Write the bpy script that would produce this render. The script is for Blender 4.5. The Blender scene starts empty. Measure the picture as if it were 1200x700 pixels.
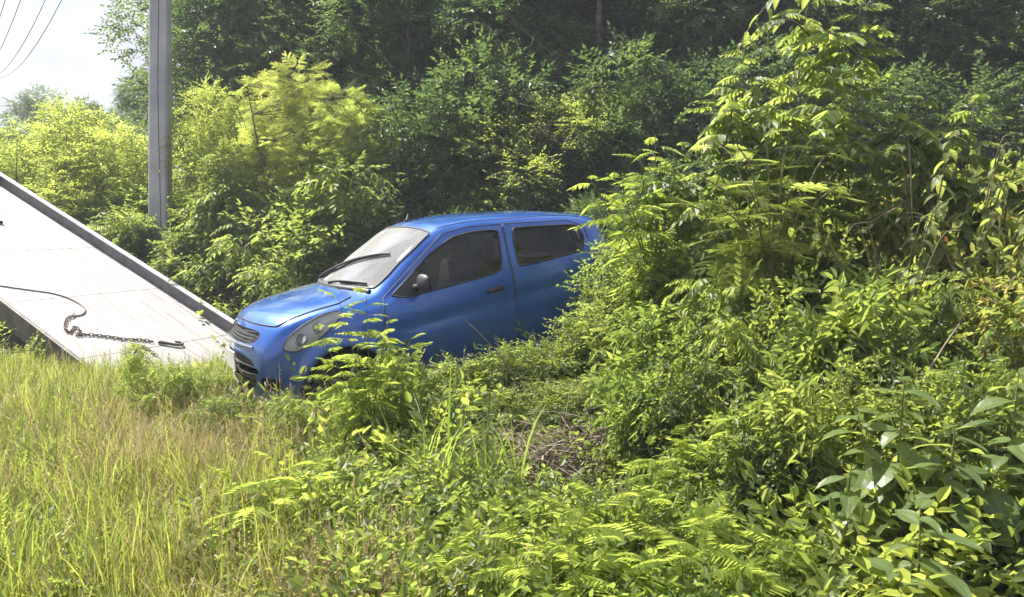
import bpy, bmesh, math, random
import numpy as np
from mathutils import Vector, Matrix, Euler

# ------------------------------------------------------------------ camera, sky, sun, exposure
SC = bpy.context.scene
COL = SC.collection
R_ = math.radians
CAM_Z = 1.6
cam_d = bpy.data.cameras.new('camera')
cam_d.sensor_width = 36.0
cam_d.lens = 28.5
cam_d.clip_end = 2000
cam = bpy.data.objects.new('camera', cam_d)
cam.location = (0, 0, CAM_Z)
cam.rotation_euler = (R_(90 - 6.5), 0, 0)
COL.objects.link(cam)
SC.camera = cam

SUN_EL, SUN_AZ = 54.0, -54.0          # azimuth measured from +Y towards +X
w = bpy.data.worlds.new('World')
SC.world = w
w.use_nodes = True
nt = w.node_tree
for n in list(nt.nodes):
    nt.nodes.remove(n)
sky = nt.nodes.new('ShaderNodeTexSky')
sky.sky_type = 'NISHITA'
sky.sun_disc = False
sky.sun_elevation = R_(SUN_EL)
sky.sun_rotation = R_(SUN_AZ)
sky.dust_density = 1.0
bg = nt.nodes.new('ShaderNodeBackground'); bg.inputs[1].default_value = 0.07
bgc = nt.nodes.new('ShaderNodeBackground'); bgc.inputs[1].default_value = 0.46
tc = nt.nodes.new('ShaderNodeTexCoord')
nz = nt.nodes.new('ShaderNodeTexNoise'); nz.inputs['Scale'].default_value = 4.2; nz.inputs['Detail'].default_value = 7
rp = nt.nodes.new('ShaderNodeValToRGB')
rp.color_ramp.elements[0].position = 0.36; rp.color_ramp.elements[0].color = (0, 0, 0, 1)
rp.color_ramp.elements[1].position = 0.56; rp.color_ramp.elements[1].color = (1, 1, 1, 1)
nz2 = nt.nodes.new('ShaderNodeTexNoise'); nz2.inputs['Scale'].default_value = 9.0; nz2.inputs['Detail'].default_value = 5
rp2 = nt.nodes.new('ShaderNodeValToRGB')
rp2.color_ramp.elements[0].position = 0.43; rp2.color_ramp.elements[0].color = (0.50, 0.52, 0.60, 1)
rp2.color_ramp.elements[1].position = 0.68; rp2.color_ramp.elements[1].color = (0.95, 0.95, 0.97, 1)
mx = nt.nodes.new('ShaderNodeMixShader')
ow = nt.nodes.new('ShaderNodeOutputWorld')
L = nt.links.new
L(tc.outputs['Generated'], nz.inputs['Vector']); L(nz.outputs['Fac'], rp.inputs[0])
L(tc.outputs['Generated'], nz2.inputs['Vector']); L(nz2.outputs['Fac'], rp2.inputs[0])
L(rp2.outputs[0], bgc.inputs[0]); L(sky.outputs[0], bg.inputs[0])
L(rp.outputs[0], mx.inputs[0]); L(bg.outputs[0], mx.inputs[1]); L(bgc.outputs[0], mx.inputs[2])
L(mx.outputs[0], ow.inputs[0])

sun_d = bpy.data.lights.new('sun', 'SUN')
sun_d.energy = 5.0
sun_d.angle = R_(0.6)
sun_d.color = (1.0, 0.95, 0.86)
sun = bpy.data.objects.new('sun', sun_d)
az, el = R_(SUN_AZ), R_(SUN_EL)
sdir = Vector((math.sin(az) * math.cos(el), math.cos(az) * math.cos(el), math.sin(el)))
sun.rotation_euler = sdir.to_track_quat('Z', 'Y').to_euler()
sun.location = sdir * 60
COL.objects.link(sun)

SC.view_settings.view_transform = 'Standard'
SC.view_settings.look = 'None'
SC.view_settings.exposure = 1.55
SC.view_settings.gamma = 1.0
SC.view_settings.use_curve_mapping = False
SC.cycles.use_denoising = True
SC.cycles.max_bounces = 6
SC.cycles.diffuse_bounces = 2
SC.cycles.glossy_bounces = 3
SC.cycles.transmission_bounces = 5
SC.cycles.transparent_max_bounces = 10
SC.cycles.sample_clamp_indirect = 6
SC.cycles.use_adaptive_sampling = True
SC.cycles.adaptive_threshold = 0.03

RNG = np.random.default_rng(7)
random.seed(7)

# ------------------------------------------------------------------ helpers: objects
def tag(o, label=None, cat=None, group=None, kind=None):
    if label: o['label'] = label
    if cat: o['category'] = cat
    if group: o['group'] = group
    if kind: o['kind'] = kind
    return o

def link(name, me, parent=None):
    o = bpy.data.objects.new(name, me)
    COL.objects.link(o)
    if parent is not None: o.parent = parent
    return o

def empty(name, loc=(0, 0, 0), rz=0.0, sc=1.0):
    o = bpy.data.objects.new(name, None)
    o.empty_display_size = 0.1
    o.location = loc
    o.rotation_euler = (0, 0, rz)
    o.scale = (sc, sc, sc) if not hasattr(sc, '__len__') else sc
    COL.objects.link(o)
    return o

def mesh_np(name, V, F, mat, tint=None, smooth=False):
    """V (n,3), F (m,4) quads -> mesh"""
    V = np.asarray(V, np.float32); F = np.asarray(F, np.int32)
    me = bpy.data.meshes.new(name)
    k = F.shape[1]
    me.vertices.add(len(V)); me.vertices.foreach_set('co', V.ravel())
    me.loops.add(F.size); me.loops.foreach_set('vertex_index', F.ravel())
    me.polygons.add(len(F))
    me.polygons.foreach_set('loop_start', np.arange(0, F.size, k, dtype=np.int32))
    me.polygons.foreach_set('loop_total', np.full(len(F), k, np.int32))
    me.polygons.foreach_set('use_smooth', np.full(len(F), bool(smooth)))
    if tint is not None:
        a = me.attributes.new('tint', 'FLOAT', 'POINT')
        a.data.foreach_set('value', np.asarray(tint, np.float32))
    me.update(calc_edges=True)
    me.validate()
    if mat is not None: me.materials.append(mat)
    return me

class Geo:
    """quads collected from many pieces"""
    def __init__(s): s.V = []; s.F = []; s.T = []; s.n = 0
    def add(s, V, F, T=None):
        V = np.asarray(V, float).reshape(-1, 3); F = np.asarray(F, int).reshape(-1, 4)
        s.V.append(V); s.F.append(F + s.n); s.n += len(V)
        s.T.append(np.full(len(V), 0.5) if T is None else (np.full(len(V), float(T)) if np.isscalar(T) else np.asarray(T, float)))
        return s
    def arr(s): return np.concatenate(s.V), np.concatenate(s.F), np.concatenate(s.T)
    def mesh(s, name, mat, smooth=False):
        V, F, T = s.arr(); return mesh_np(name, V, F, mat, T, smooth)

def frame(d, up=(0, 0, 1)):
    d = np.asarray(d, float); d = d / (np.linalg.norm(d) + 1e-9)
    up = np.asarray(up, float)
    y = np.cross(up, d)
    if np.linalg.norm(y) < 1e-4: y = np.cross((1, 0, 0), d)
    y /= np.linalg.norm(y)
    return np.stack([d, y, np.cross(d, y)], 1)      # columns x, y, z

def tube(P, Rd, sides=5):
    P = np.asarray(P, float); n = len(P)
    Rd = np.broadcast_to(np.asarray(Rd, float), (n,))
    T = np.gradient(P, axis=0)
    V = []
    ref = np.array([0.31, 0.17, 0.93])
    for i in range(n):
        M = frame(T[i], ref)
        a = np.arange(sides) * 2 * math.pi / sides
        V.append(P[i] + Rd[i] * (np.cos(a)[:, None] * M[:, 1] + np.sin(a)[:, None] * M[:, 2]))
    V = np.concatenate(V)
    F = []
    for i in range(n - 1):
        for j in range(sides):
            k = (j + 1) % sides
            F.append((i * sides + j, i * sides + k, (i + 1) * sides + k, (i + 1) * sides + j))
    return V, np.array(F)

def capped_tube(P, Rd, sides=8):
    V, F = tube(P, Rd, sides)
    n = len(V)
    V = np.concatenate([V, [P[0]], [P[-1]]])
    F = list(map(tuple, F))
    for j in range(0, sides, 2):
        F.append((n, (j + 2) % sides, (j + 1) % sides, j))
        b = n - sides
        F.append((n + 1, b + j, b + (j + 1) % sides, b + (j + 2) % sides))
    return V, np.array(F)

def box(x0, x1, y0, y1, z0, z1):
    V = np.array([(x, y, z) for z in (z0, z1) for y in (y0, y1) for x in (x0, x1)], float)
    F = np.array([(0, 2, 3, 1), (4, 5, 7, 6), (0, 1, 5, 4), (2, 6, 7, 3), (0, 4, 6, 2), (1, 3, 7, 5)])
    return V, F

def merge_copies(protos, idx, M, t, sc, tj=0.0):
    """protos: list of (V,F,T); M (n,3,3) columns; t (n,3); sc (n,)"""
    g = Geo()
    for k, (V, F, T) in enumerate(protos):
        sel = np.where(idx == k)[0]
        if len(sel) == 0: continue
        W = np.einsum('nij,vj->nvi', M[sel] * sc[sel][:, None, None], V) + t[sel][:, None, :]
        n = len(V)
        Fa = (F[None] + (np.arange(len(sel)) * n)[:, None, None]).reshape(-1, 4)
        Ta = np.clip(np.tile(T, len(sel)) + np.repeat(RNG.uniform(-tj, tj, len(sel)), n), 0, 1)
        g.add(W.reshape(-1, 3), Fa, Ta)
    return g

def frames(D, U):
    D = D / (np.linalg.norm(D, axis=1, keepdims=True) + 1e-9)
    Y = np.cross(U, D); Y /= (np.linalg.norm(Y, axis=1, keepdims=True) + 1e-9)
    Z = np.cross(D, Y)
    return np.stack([D, Y, Z], 2)

def bevel_obj(o, wd=0.01, seg=2):
    m = o.modifiers.new('bevel', 'BEVEL'); m.width = wd; m.segments = seg; m.limit_method = 'ANGLE'
    return o

# ------------------------------------------------------------------ helpers: materials
def new_mat(name):
    m = bpy.data.materials.new(name); m.use_nodes = True
    nt = m.node_tree
    for n in list(nt.nodes): nt.nodes.remove(n)
    return m, nt

def N(nt, typ, **kw):
    n = nt.nodes.new(typ)
    for k, v in kw.items(): setattr(n, k, v)
    return n

def pbr(name, col, rough=0.6, metal=0.0, col2=None, nscale=8.0, bump=0.0, bscale=60.0, coat=0.0, spec=0.5, lo=0.4, hi=0.62):
    m, nt = new_mat(name); l = nt.links.new
    p = N(nt, 'ShaderNodeBsdfPrincipled'); o = N(nt, 'ShaderNodeOutputMaterial')
    p.inputs['Roughness'].default_value = rough; p.inputs['Metallic'].default_value = metal
    p.inputs['Coat Weight'].default_value = coat; p.inputs['Specular IOR Level'].default_value = spec
    p.inputs['Base Color'].default_value = (*col, 1)
    tc = N(nt, 'ShaderNodeTexCoord')
    if col2 is not None:
        nz = N(nt, 'ShaderNodeTexNoise'); nz.inputs['Scale'].default_value = nscale; nz.inputs['Detail'].default_value = 6
        r = N(nt, 'ShaderNodeValToRGB')
        r.color_ramp.elements[0].position = lo; r.color_ramp.elements[0].color = (*col, 1)
        r.color_ramp.elements[1].position = hi; r.color_ramp.elements[1].color = (*col2, 1)
        l(tc.outputs['Object'], nz.inputs['Vector']); l(nz.outputs['Fac'], r.inputs[0]); l(r.outputs[0], p.inputs['Base Color'])
    if bump > 0:
        nb = N(nt, 'ShaderNodeTexNoise'); nb.inputs['Scale'].default_value = bscale; nb.inputs['Detail'].default_value = 5
        b = N(nt, 'ShaderNodeBump'); b.inputs['Strength'].default_value = bump; b.inputs['Distance'].default_value = 0.02
        l(tc.outputs['Object'], nb.inputs['Vector']); l(nb.outputs['Fac'], b.inputs['Height']); l(b.outputs[0], p.inputs['Normal'])
    l(p.outputs[0], o.inputs[0])
    return m

def leaf_mat(name, ca, cb, ta, tb, fac=0.5, rough=0.45, brown=0.0, spec=0.35, vein=0.0):
    """two-sided leaf: reflectance between ca and cb, transmittance between ta and tb, by leaf, plant and patch"""
    m, nt = new_mat(name); l = nt.links.new
    at = N(nt, 'ShaderNodeAttribute'); at.attribute_name = 'tint'
    oi = N(nt, 'ShaderNodeObjectInfo')
    geo = N(nt, 'ShaderNodeNewGeometry')
    nz = N(nt, 'ShaderNodeTexNoise'); nz.inputs['Scale'].default_value = 0.9; nz.inputs['Detail'].default_value = 3
    l(geo.outputs['Position'], nz.inputs['Vector'])
    a1 = N(nt, 'ShaderNodeMath', operation='MULTIPLY_ADD'); a1.inputs[1].default_value = 0.30; a1.inputs[2].default_value = -0.15
    l(oi.outputs['Random'], a1.inputs[0])
    a2 = N(nt, 'ShaderNodeMath', operation='MULTIPLY_ADD'); a2.inputs[1].default_value = 0.9; a2.inputs[2].default_value = -0.45
    l(nz.outputs['Fac'], a2.inputs[0])
    s1 = N(nt, 'ShaderNodeMath', operation='ADD'); l(a1.outputs[0], s1.inputs[0]); l(a2.outputs[0], s1.inputs[1])
    s2 = N(nt, 'ShaderNodeMath', operation='ADD', use_clamp=True); l(s1.outputs[0], s2.inputs[0]); l(at.outputs['Fac'], s2.inputs[1])
    def ramp(c0, c1, cbw):
        r = N(nt, 'ShaderNodeValToRGB')
        e = r.color_ramp.elements
        e[0].position = 0.08; e[0].color = (*c0, 1); e[1].position = 0.88; e[1].color = (*c1, 1)
        if brown > 0:
            x = e.new(0.97); x.color = (*cbw, 1)
        l(s2.outputs[0], r.inputs[0]); return r
    r1 = ramp(ca, cb, (0.22, 0.13, 0.05)); r2 = ramp(ta, tb, (0.25, 0.12, 0.03))
    p = N(nt, 'ShaderNodeBsdfPrincipled'); p.inputs['Roughness'].default_value = rough
    p.inputs['Specular IOR Level'].default_value = spec
    t = N(nt, 'ShaderNodeBsdfTranslucent'); mx = N(nt, 'ShaderNodeMixShader'); mx.inputs[0].default_value = fac
    o = N(nt, 'ShaderNodeOutputMaterial')
    l(r1.outputs[0], p.inputs['Base Color']); l(r2.outputs[0], t.inputs['Color'])
    if vein > 0:                # pale midrib and side veins in the leaf's own coordinates, brown spots
        tc = N(nt, 'ShaderNodeTexCoord'); sx = N(nt, 'ShaderNodeSeparateXYZ'); l(tc.outputs['Object'], sx.inputs[0])
        ay = N(nt, 'ShaderNodeMath', operation='ABSOLUTE'); l(sx.outputs[1], ay.inputs[0])
        mid = N(nt, 'ShaderNodeMath', operation='LESS_THAN'); mid.inputs[1].default_value = 0.0018; l(ay.outputs[0], mid.inputs[0])
        dd = N(nt, 'ShaderNodeMath', operation='MULTIPLY_ADD'); dd.inputs[1].default_value = -0.8; l(ay.outputs[0], dd.inputs[0]); l(sx.outputs[0], dd.inputs[2])
        fr = N(nt, 'ShaderNodeMath', operation='PINGPONG'); fr.inputs[1].default_value = 0.009; l(dd.outputs[0], fr.inputs[0])
        sv = N(nt, 'ShaderNodeMath', operation='LESS_THAN'); sv.inputs[1].default_value = 0.0011; l(fr.outputs[0], sv.inputs[0])
        sm = N(nt, 'ShaderNodeMath', operation='MULTIPLY_ADD', use_clamp=True); sm.inputs[1].default_value = 0.5; l(sv.outputs[0], sm.inputs[0]); l(mid.outputs[0], sm.inputs[2])
        vf = N(nt, 'ShaderNodeMath', operation='MULTIPLY'); vf.inputs[1].default_value = vein; l(sm.outputs[0], vf.inputs[0])
        sn = N(nt, 'ShaderNodeTexNoise'); sn.inputs['Scale'].default_value = 45; l(geo.outputs['Position'], sn.inputs['Vector'])
        sp = N(nt, 'ShaderNodeMath', operation='GREATER_THAN'); sp.inputs[1].default_value = 0.70; l(sn.outputs['Fac'], sp.inputs[0])
        for rr, sock, pale in ((r1, p.inputs['Base Color'], (0.22, 0.27, 0.12, 1)), (r2, t.inputs['Color'], (0.5, 0.6, 0.2, 1))):
            mc = N(nt, 'ShaderNodeMix', data_type='RGBA'); mc.inputs[7].default_value = pale
            l(vf.outputs[0], mc.inputs[0]); l(rr.outputs[0], mc.inputs[6])
            md = N(nt, 'ShaderNodeMix', data_type='RGBA'); md.inputs[7].default_value = (0.16, 0.10, 0.05, 1)
            l(sp.outputs[0], md.inputs[0]); l(mc.outputs[2], md.inputs[6]); l(md.outputs[2], sock)
    l(p.outputs[0], mx.inputs[1]); l(t.outputs[0], mx.inputs[2]); l(mx.outputs[0], o.inputs[0])
    return m

MAT = {}
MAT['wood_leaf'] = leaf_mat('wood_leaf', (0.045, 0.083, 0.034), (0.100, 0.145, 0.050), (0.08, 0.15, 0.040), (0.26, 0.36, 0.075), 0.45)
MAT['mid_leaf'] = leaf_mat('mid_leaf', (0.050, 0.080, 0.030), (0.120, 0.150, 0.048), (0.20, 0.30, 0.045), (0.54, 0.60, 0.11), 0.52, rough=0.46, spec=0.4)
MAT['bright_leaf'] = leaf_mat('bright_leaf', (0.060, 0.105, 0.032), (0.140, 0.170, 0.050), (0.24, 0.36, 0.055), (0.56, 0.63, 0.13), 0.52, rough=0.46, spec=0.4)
MAT['yellow_leaf'] = leaf_mat('yellow_leaf', (0.085, 0.115, 0.034), (0.190, 0.190, 0.065), (0.32, 0.39, 0.07), (0.64, 0.60, 0.14), 0.5, brown=1)
MAT['feather_leaf'] = leaf_mat('feather_leaf', (0.090, 0.130, 0.034), (0.180, 0.195, 0.055), (0.36, 0.47, 0.08), (0.64, 0.68, 0.15), 0.60, rough=0.6, spec=0.2)
MAT['green_feather'] = leaf_mat('green_feather', (0.085, 0.135, 0.032), (0.170, 0.200, 0.050), (0.40, 0.54, 0.075), (0.66, 0.72, 0.13), 0.58, rough=0.6, spec=0.2)
MAT['big_leaf'] = leaf_mat('big_leaf', (0.055, 0.100, 0.038), (0.120, 0.165, 0.055), (0.24, 0.35, 0.05), (0.56, 0.62, 0.12), 0.45, rough=0.40, spec=0.45, vein=.6)
MAT['oval_leaf'] = leaf_mat('oval_leaf', (0.060, 0.105, 0.032), (0.150, 0.175, 0.050), (0.26, 0.38, 0.055), (0.58, 0.64, 0.13), 0.52, vein=.5)
MAT['droop_leaf'] = leaf_mat('droop_leaf', (0.080, 0.120, 0.034), (0.180, 0.185, 0.060), (0.30, 0.40, 0.07), (0.62, 0.62, 0.14), 0.5, vein=.4)
MAT['grass'] = leaf_mat('grass', (0.080, 0.128, 0.026), (0.220, 0.218, 0.060), (0.28, 0.39, 0.045), (0.58, 0.60, 0.115), 0.45)
MAT['green_grass'] = leaf_mat('green_grass', (0.060, 0.115, 0.030), (0.140, 0.180, 0.050), (0.25, 0.38, 0.05), (0.52, 0.60, 0.12), 0.45)
MAT['straw'] = leaf_mat('straw', (0.170, 0.120, 0.060), (0.400, 0.300, 0.155), (0.25, 0.18, 0.08), (0.50, 0.40, 0.20), 0.35)
MAT['bark'] = pbr('bark', (0.09, 0.07, 0.05), 0.9, col2=(0.20, 0.17, 0.13), nscale=14, bump=0.5, bscale=40)
MAT['green_stem'] = pbr('green_stem', (0.08, 0.10, 0.035), 0.7, col2=(0.17, 0.13, 0.07), nscale=12)
MAT['dead_twig'] = pbr('dead_twig', (0.13, 0.095, 0.07), 0.9, col2=(0.28, 0.22, 0.17), nscale=10)
MAT['soil'] = pbr('soil', (0.055, 0.045, 0.028), 0.95, col2=(0.13, 0.11, 0.06), nscale=2.2, bump=1.0, bscale=22)

# ------------------------------------------------------------------ terrain
CAR_O = np.array([-2.2173, 6.3115, -0.1012])
CAR_X = np.array([0.86278, 0.50262, 0.05467])     # rearwards
CAR_Y = np.array([-0.50320, 0.86416, -0.00359])   # away from the viewer
CAR_N = np.array([-0.04905, -0.02442, 0.99850])

def smooth(a, b, x):
    t = np.clip((x - a) / (b - a), 0, 1); return t * t * (3 - 2 * t)

def ground_z(x, y):
    x = np.asarray(x, float); y = np.asarray(y, float)
    z = -0.10 * smooth(3, 6, y) * (1 - smooth(11, 15, y))
    z = z - 0.55 * np.exp(-((x + 4.2) / 2.4) ** 2 - ((y - 10.2) / 2.2) ** 2)
    z = z + 0.5 * smooth(11.5, 20, y) + 1.9 * smooth(20, 45, y) * smooth(-25, 5, x)
    z = z + 0.25 * smooth(1.0, 4.0, x) * smooth(3.5, 7, y)
    z = z + 0.04 * np.sin(x * 1.7 + 1) * np.sin(y * 1.3) + 0.02 * np.sin(x * 4.1) * np.cos(y * 3.7)
    # the flattened strip the car stands on
    px = x - CAR_O[0]; py = y - CAR_O[1]
    u = px * 0.8641 + py * 0.5034; v = -px * 0.5034 + py * 0.8641
    zc = CAR_O[2] + u * 0.0548
    wgt = smooth(-1.2, -0.3, u) * (1 - smooth(3.9, 4.8, u)) * smooth(-1.9, -1.0, v) * (1 - smooth(1.0, 1.9, v))
    return z * (1 - wgt) + (zc - 0.01) * wgt

def gz(x, y): return float(ground_z(x, y))

def at(px, d, dz=0.0):
    """a ground point d metres ahead, in the direction of picture column px"""
    x = (px - 600) / 950 * d
    return (x, d, gz(x, d) + dz)

def top_at(py, d):
    """height above datum of something d metres ahead that reaches picture row py"""
    return CAM_Z + (242 - py) / 950 * d

xs = np.concatenate([np.linspace(-400, -22, 24), np.linspace(-20, 20, 161), np.linspace(22, 400, 24)])
ys = np.concatenate([np.linspace(-200, -5, 14), np.linspace(-4, 24, 113), np.linspace(26, 60, 18), np.linspace(75, 600, 14)])
XX, YY = np.meshgrid(xs, ys)
ZZ = ground_z(XX, YY)
V = np.stack([XX, YY, ZZ], -1).reshape(-1, 3)
nx, ny = len(xs), len(ys)
ii = (np.arange(ny - 1)[:, None] * nx + np.arange(nx - 1)[None]).ravel()
F = np.stack([ii, ii + 1, ii + nx + 1, ii + nx], 1)
tag(link('ground', mesh_np('ground', V, F, MAT['soil'], smooth=True)), kind='structure')

# ------------------------------------------------------------------ concrete power poles and wires
MAT['concrete'] = pbr('concrete', (0.30, 0.295, 0.31), 0.85, col2=(0.42, 0.41, 0.42), nscale=2, bump=0.25, bscale=50)
MAT['dark_steel'] = pbr('dark_steel', (0.06, 0.06, 0.065), 0.5, 0.7)
MAT['rubber'] = pbr('rubber', (0.018, 0.018, 0.02), 0.7)
MAT['ceramic'] = pbr('ceramic', (0.35, 0.30, 0.27), 0.3)

def power_pole(base, label, h=11.5, lean=0.0):
    t = tag(empty('power_pole', base), label, 'pole', 'concrete power poles beside the road')
    g = Geo()
    t.rotation_euler = (0, lean, 0)
    secs = []
    for z, a in ((-0.6, 0.175), (3, 0.165), (7, 0.145), (h, 0.125)):
        b = a * 0.80; c = 0.03
        secs.append([(-a + c, -b, z), (a - c, -b, z), (a, -b + c, z), (a, b - c, z), (a - c, b, z), (-a + c, b, z), (-a, b - c, z), (-a, -b + c, z)])
    V = np.array(secs).reshape(-1, 3)
    F = [(i * 8 + j, i * 8 + (j + 1) % 8, (i + 1) * 8 + (j + 1) % 8, (i + 1) * 8 + j) for i in range(3) for j in range(8)]
    F += [(24, 25, 26, 31), (31, 26, 27, 30), (30, 27, 28, 29)]
    g.add(V, F)
    link('shaft', g.mesh('shaft', MAT['concrete']), t)
    # earth wire down the face that looks at the road
    zz = np.linspace(0, h - 0.4, 40)
    P = np.stack([0.045 + 0.025 * np.sin(zz * 1.3) * np.exp(-zz * 0.1) - 0.004 * zz, -0.147 + 0.0045 * zz * 0.8, zz], 1)
    g = Geo().add(*tube(P, 0.0045, 5)); link('earth_wire', g.mesh('earth_wire', MAT['rubber']), t)
    c = link('crossarm', Geo().add(*box(-1.1, 1.1, -0.06, 0.06, h - 0.65, h - 0.53)).mesh('crossarm', MAT['dark_steel']), t)
    for x in (-1.0, -0.45, 0.45, 1.0):
        P = [(x, 0, h - 0.53), (x, 0, h - 0.46), (x, 0, h - 0.40), (x, 0, h - 0.36)]
        link('insulator', Geo().add(*capped_tube(P, [0.03, 0.055, 0.05, 0.025], 8)).mesh('insulator', MAT['ceramic']), c)
    return t

PA = at(186, 14.6); PB = at(-4, 62.0)
power_pole(PA, 'grey square concrete power pole standing in the weeds behind the tow bed', lean=R_(2.8))
power_pole(PB, 'small distant concrete power pole at the far end of the wires', 11.0)
for k, x in enumerate((-1.0, -0.45, 0.45, 1.0)):
    a = np.array(PA) + (x + .545, 0, 11.16); b = np.array(PB) + (x, 0, 10.66)
    s = np.linspace(0, 1, 40)[:, None]
    P = a + (b - a) * s; P[:, 2] -= (1.5 + 0.15 * k) * 4 * (s * (1 - s))[:, 0]
    d = (b - a) / np.linalg.norm(b - a)
    q = a - d * 30; P2 = q + (a - q) * s; P2[:, 2] -= 4 * 1.0 * (s * (1 - s))[:, 0]
    P = np.concatenate([P2[:-1], P])
    tag(link('power_wire', Geo().add(*tube(P, 0.016, 4)).mesh('power_wire', MAT['rubber'])),
        'thin black power wire, %s of the four strung between the concrete poles' % ('leftmost', 'second from the left', 'third from the left', 'rightmost')[k], 'wire', 'overhead power wires')

# ------------------------------------------------------------------ tilted tow-truck bed
MAT['deck'] = pbr('deck', (0.35, 0.335, 0.335), 0.6, 0.1, col2=(0.19, 0.175, 0.17), nscale=2.2, bump=0.25, bscale=35, lo=0.42, hi=0.75)
def scuff(m):                     # long rub marks along the bed
    nt = m.node_tree; tc = [n for n in nt.nodes if n.type == 'TEX_COORD'][0]
    mp = N(nt, 'ShaderNodeMapping'); mp.inputs['Scale'].default_value = (0.5, 7.0, 1.0); nt.links.new(tc.outputs['Object'], mp.inputs[0])
    for n in nt.nodes:
        if n.type == 'TEX_NOISE' and n.inputs['Scale'].default_value < 5: nt.links.new(mp.outputs[0], n.inputs['Vector'])
scuff(MAT['deck'])
MAT['rail'] = pbr('rail', (0.085, 0.08, 0.09), 0.6, 0.1, col2=(0.13, 0.125, 0.13), nscale=6, bump=0.2)
MAT['bed_side'] = pbr('bed_side', (0.10, 0.095, 0.09), 0.6, 0.3, col2=(0.17, 0.15, 0.13), nscale=5, bump=0.2)
MAT['chain'] = pbr('chain', (0.07, 0.06, 0.055), 0.55, 0.8, col2=(0.15, 0.11, 0.08), nscale=30)
BE = np.array([-4.62, 9.36, -0.56])
bd = np.array([-1.789, 1.094, 0.770]); bd /= np.linalg.norm(bd)
bw = np.array([1.094, 1.789, 0.0]); bw /= np.linalg.norm(bw)
bn = np.cross(bw, bd); bn = bn if bn[2] > 0 else -bn
BM = Matrix(((bd[0], bw[0], bn[0], BE[0]), (bd[1], bw[1], bn[1], BE[1]), (bd[2], bw[2], bn[2], BE[2]), (0, 0, 0, 1)))
BL, BW = 8.6, 2.32
bed = tag(empty('tow_truck_bed'), 'tilted pale metal tow truck bed with dark side rails sloping down to the car', 'truck bed')
bed.matrix_world = BM
npl = 10
for i in range(npl):                     # deck plates, seams across
    x0, x1 = BL * i / npl + 0.004, BL * (i + 1) / npl - 0.004
    o = link('deck_plate', Geo().add(*box(x0, x1, 0.03, BW - 0.03, -0.03, 0.002 * (i % 2))).mesh('deck_plate', MAT['deck']), bed)
link('deck_base', Geo().add(*box(0, BL, 0.02, BW - 0.02, -0.10, -0.034)).mesh('deck_base', MAT['bed_side']), bed)
g = Geo(); g.add(*box(-0.02, BL, BW - 0.032, BW + 0.03, -0.12, 0.165)); o = link('side_rail', g.mesh('side_rail', MAT['rail']), bed); bevel_obj(o, 0.008)
g = Geo(); g.add(*box(-0.02, BL, BW - 0.055, BW + 0.05, 0.166, 0.186)); o = link('rail_cap', g.mesh('rail_cap', MAT['concrete']), bed); bevel_obj(o, 0.006)
g = Geo(); g.add(*box(-0.02, BL, -0.03, 0.028, -0.30, 0.012)); o = link('side_rail', g.mesh('side_rail', MAT['bed_side']), bed); bevel_obj(o, 0.008)
for y in (0.55, BW - 0.65):
    g = Geo(); g.add(*box(0.5, BL, y, y + 0.1, -0.34, -0.102)); link('underframe_beam', g.mesh('underframe_beam', MAT['bed_side']), bed)
for x in np.arange(0.6, BL, 0.9):
    g = Geo(); g.add(*box(x, x + 0.06, 0.03, BW - 0.034, -0.16, -0.102)); link('crossmember', g.mesh('crossmember', MAT['bed_side']), bed)
g = Geo(); g.add(*box(BL + 0.002, BL + 0.06, -0.03, BW + 0.03, -0.3, 0.9)); link('headboard', g.mesh('headboard', MAT['bed_side']), bed)
# legs down to the road under the high end (the truck's own rear frame)
for y in (0.5, BW - 0.6):
    P = [(BL - 0.6, y + 0.05, -0.34), (BL - 0.6 + 0.55, y + 0.05, -1.9)]
    link('support_leg', Geo().add(*capped_tube(P, 0.06, 8)).mesh('support_leg', MAT['bed_side']), bed)

def bed_pt(u, v, h=0.0):
    return BE + bd * u + bw * v + bn * h

def bed_hit(px, py):
    """bed coordinates under a picture point (only used to lay out the chain)"""
    th = R_(6.5)
    f = np.array([0, math.cos(th), -math.sin(th)]); up = np.array([0, math.sin(th), math.cos(th)])
    r = np.array([1, 0, 0]) * (px - 600) / 950 + f + up * (350 - py) / 950
    c = np.array([0, 0, CAM_Z])
    k = ((BE - c) @ bn) / (r @ bn)
    p = c + r * k - BE
    return p @ bd, p @ bw

def spline(P, n):
    P = np.asarray(P, float)
    Q = np.concatenate([[2 * P[0] - P[1]], P, [2 * P[-1] - P[-2]]])
    out = []
    m = len(P) - 1
    for s in np.linspace(0, m - 1e-6, n):
        i = int(s); t = s - i
        a, b, c, d = Q[i], Q[i + 1], Q[i + 2], Q[i + 3]
        out.append(0.5 * (2 * b + (c - a) * t + (2 * a - 5 * b + 4 * c - d) * t * t + (3 * b - a - 3 * c + d) * t ** 3))
    return np.array(out)

def link_mesh():
    g = Geo(); P = []
    for a in np.linspace(0, 2 * math.pi, 13)[:-1]:
        x = 0.018 * math.cos(a); y = 0.017 * math.sin(a)
        x += 0.016 * (1 if math.cos(a) > 0 else -1)
        P.append((x, y, 0))
    P.append(P[0])
    return Geo().add(*tube(P, 0.006, 6)).mesh('chain_link', MAT['chain'], True)
LINK = link_mesh()

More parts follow.
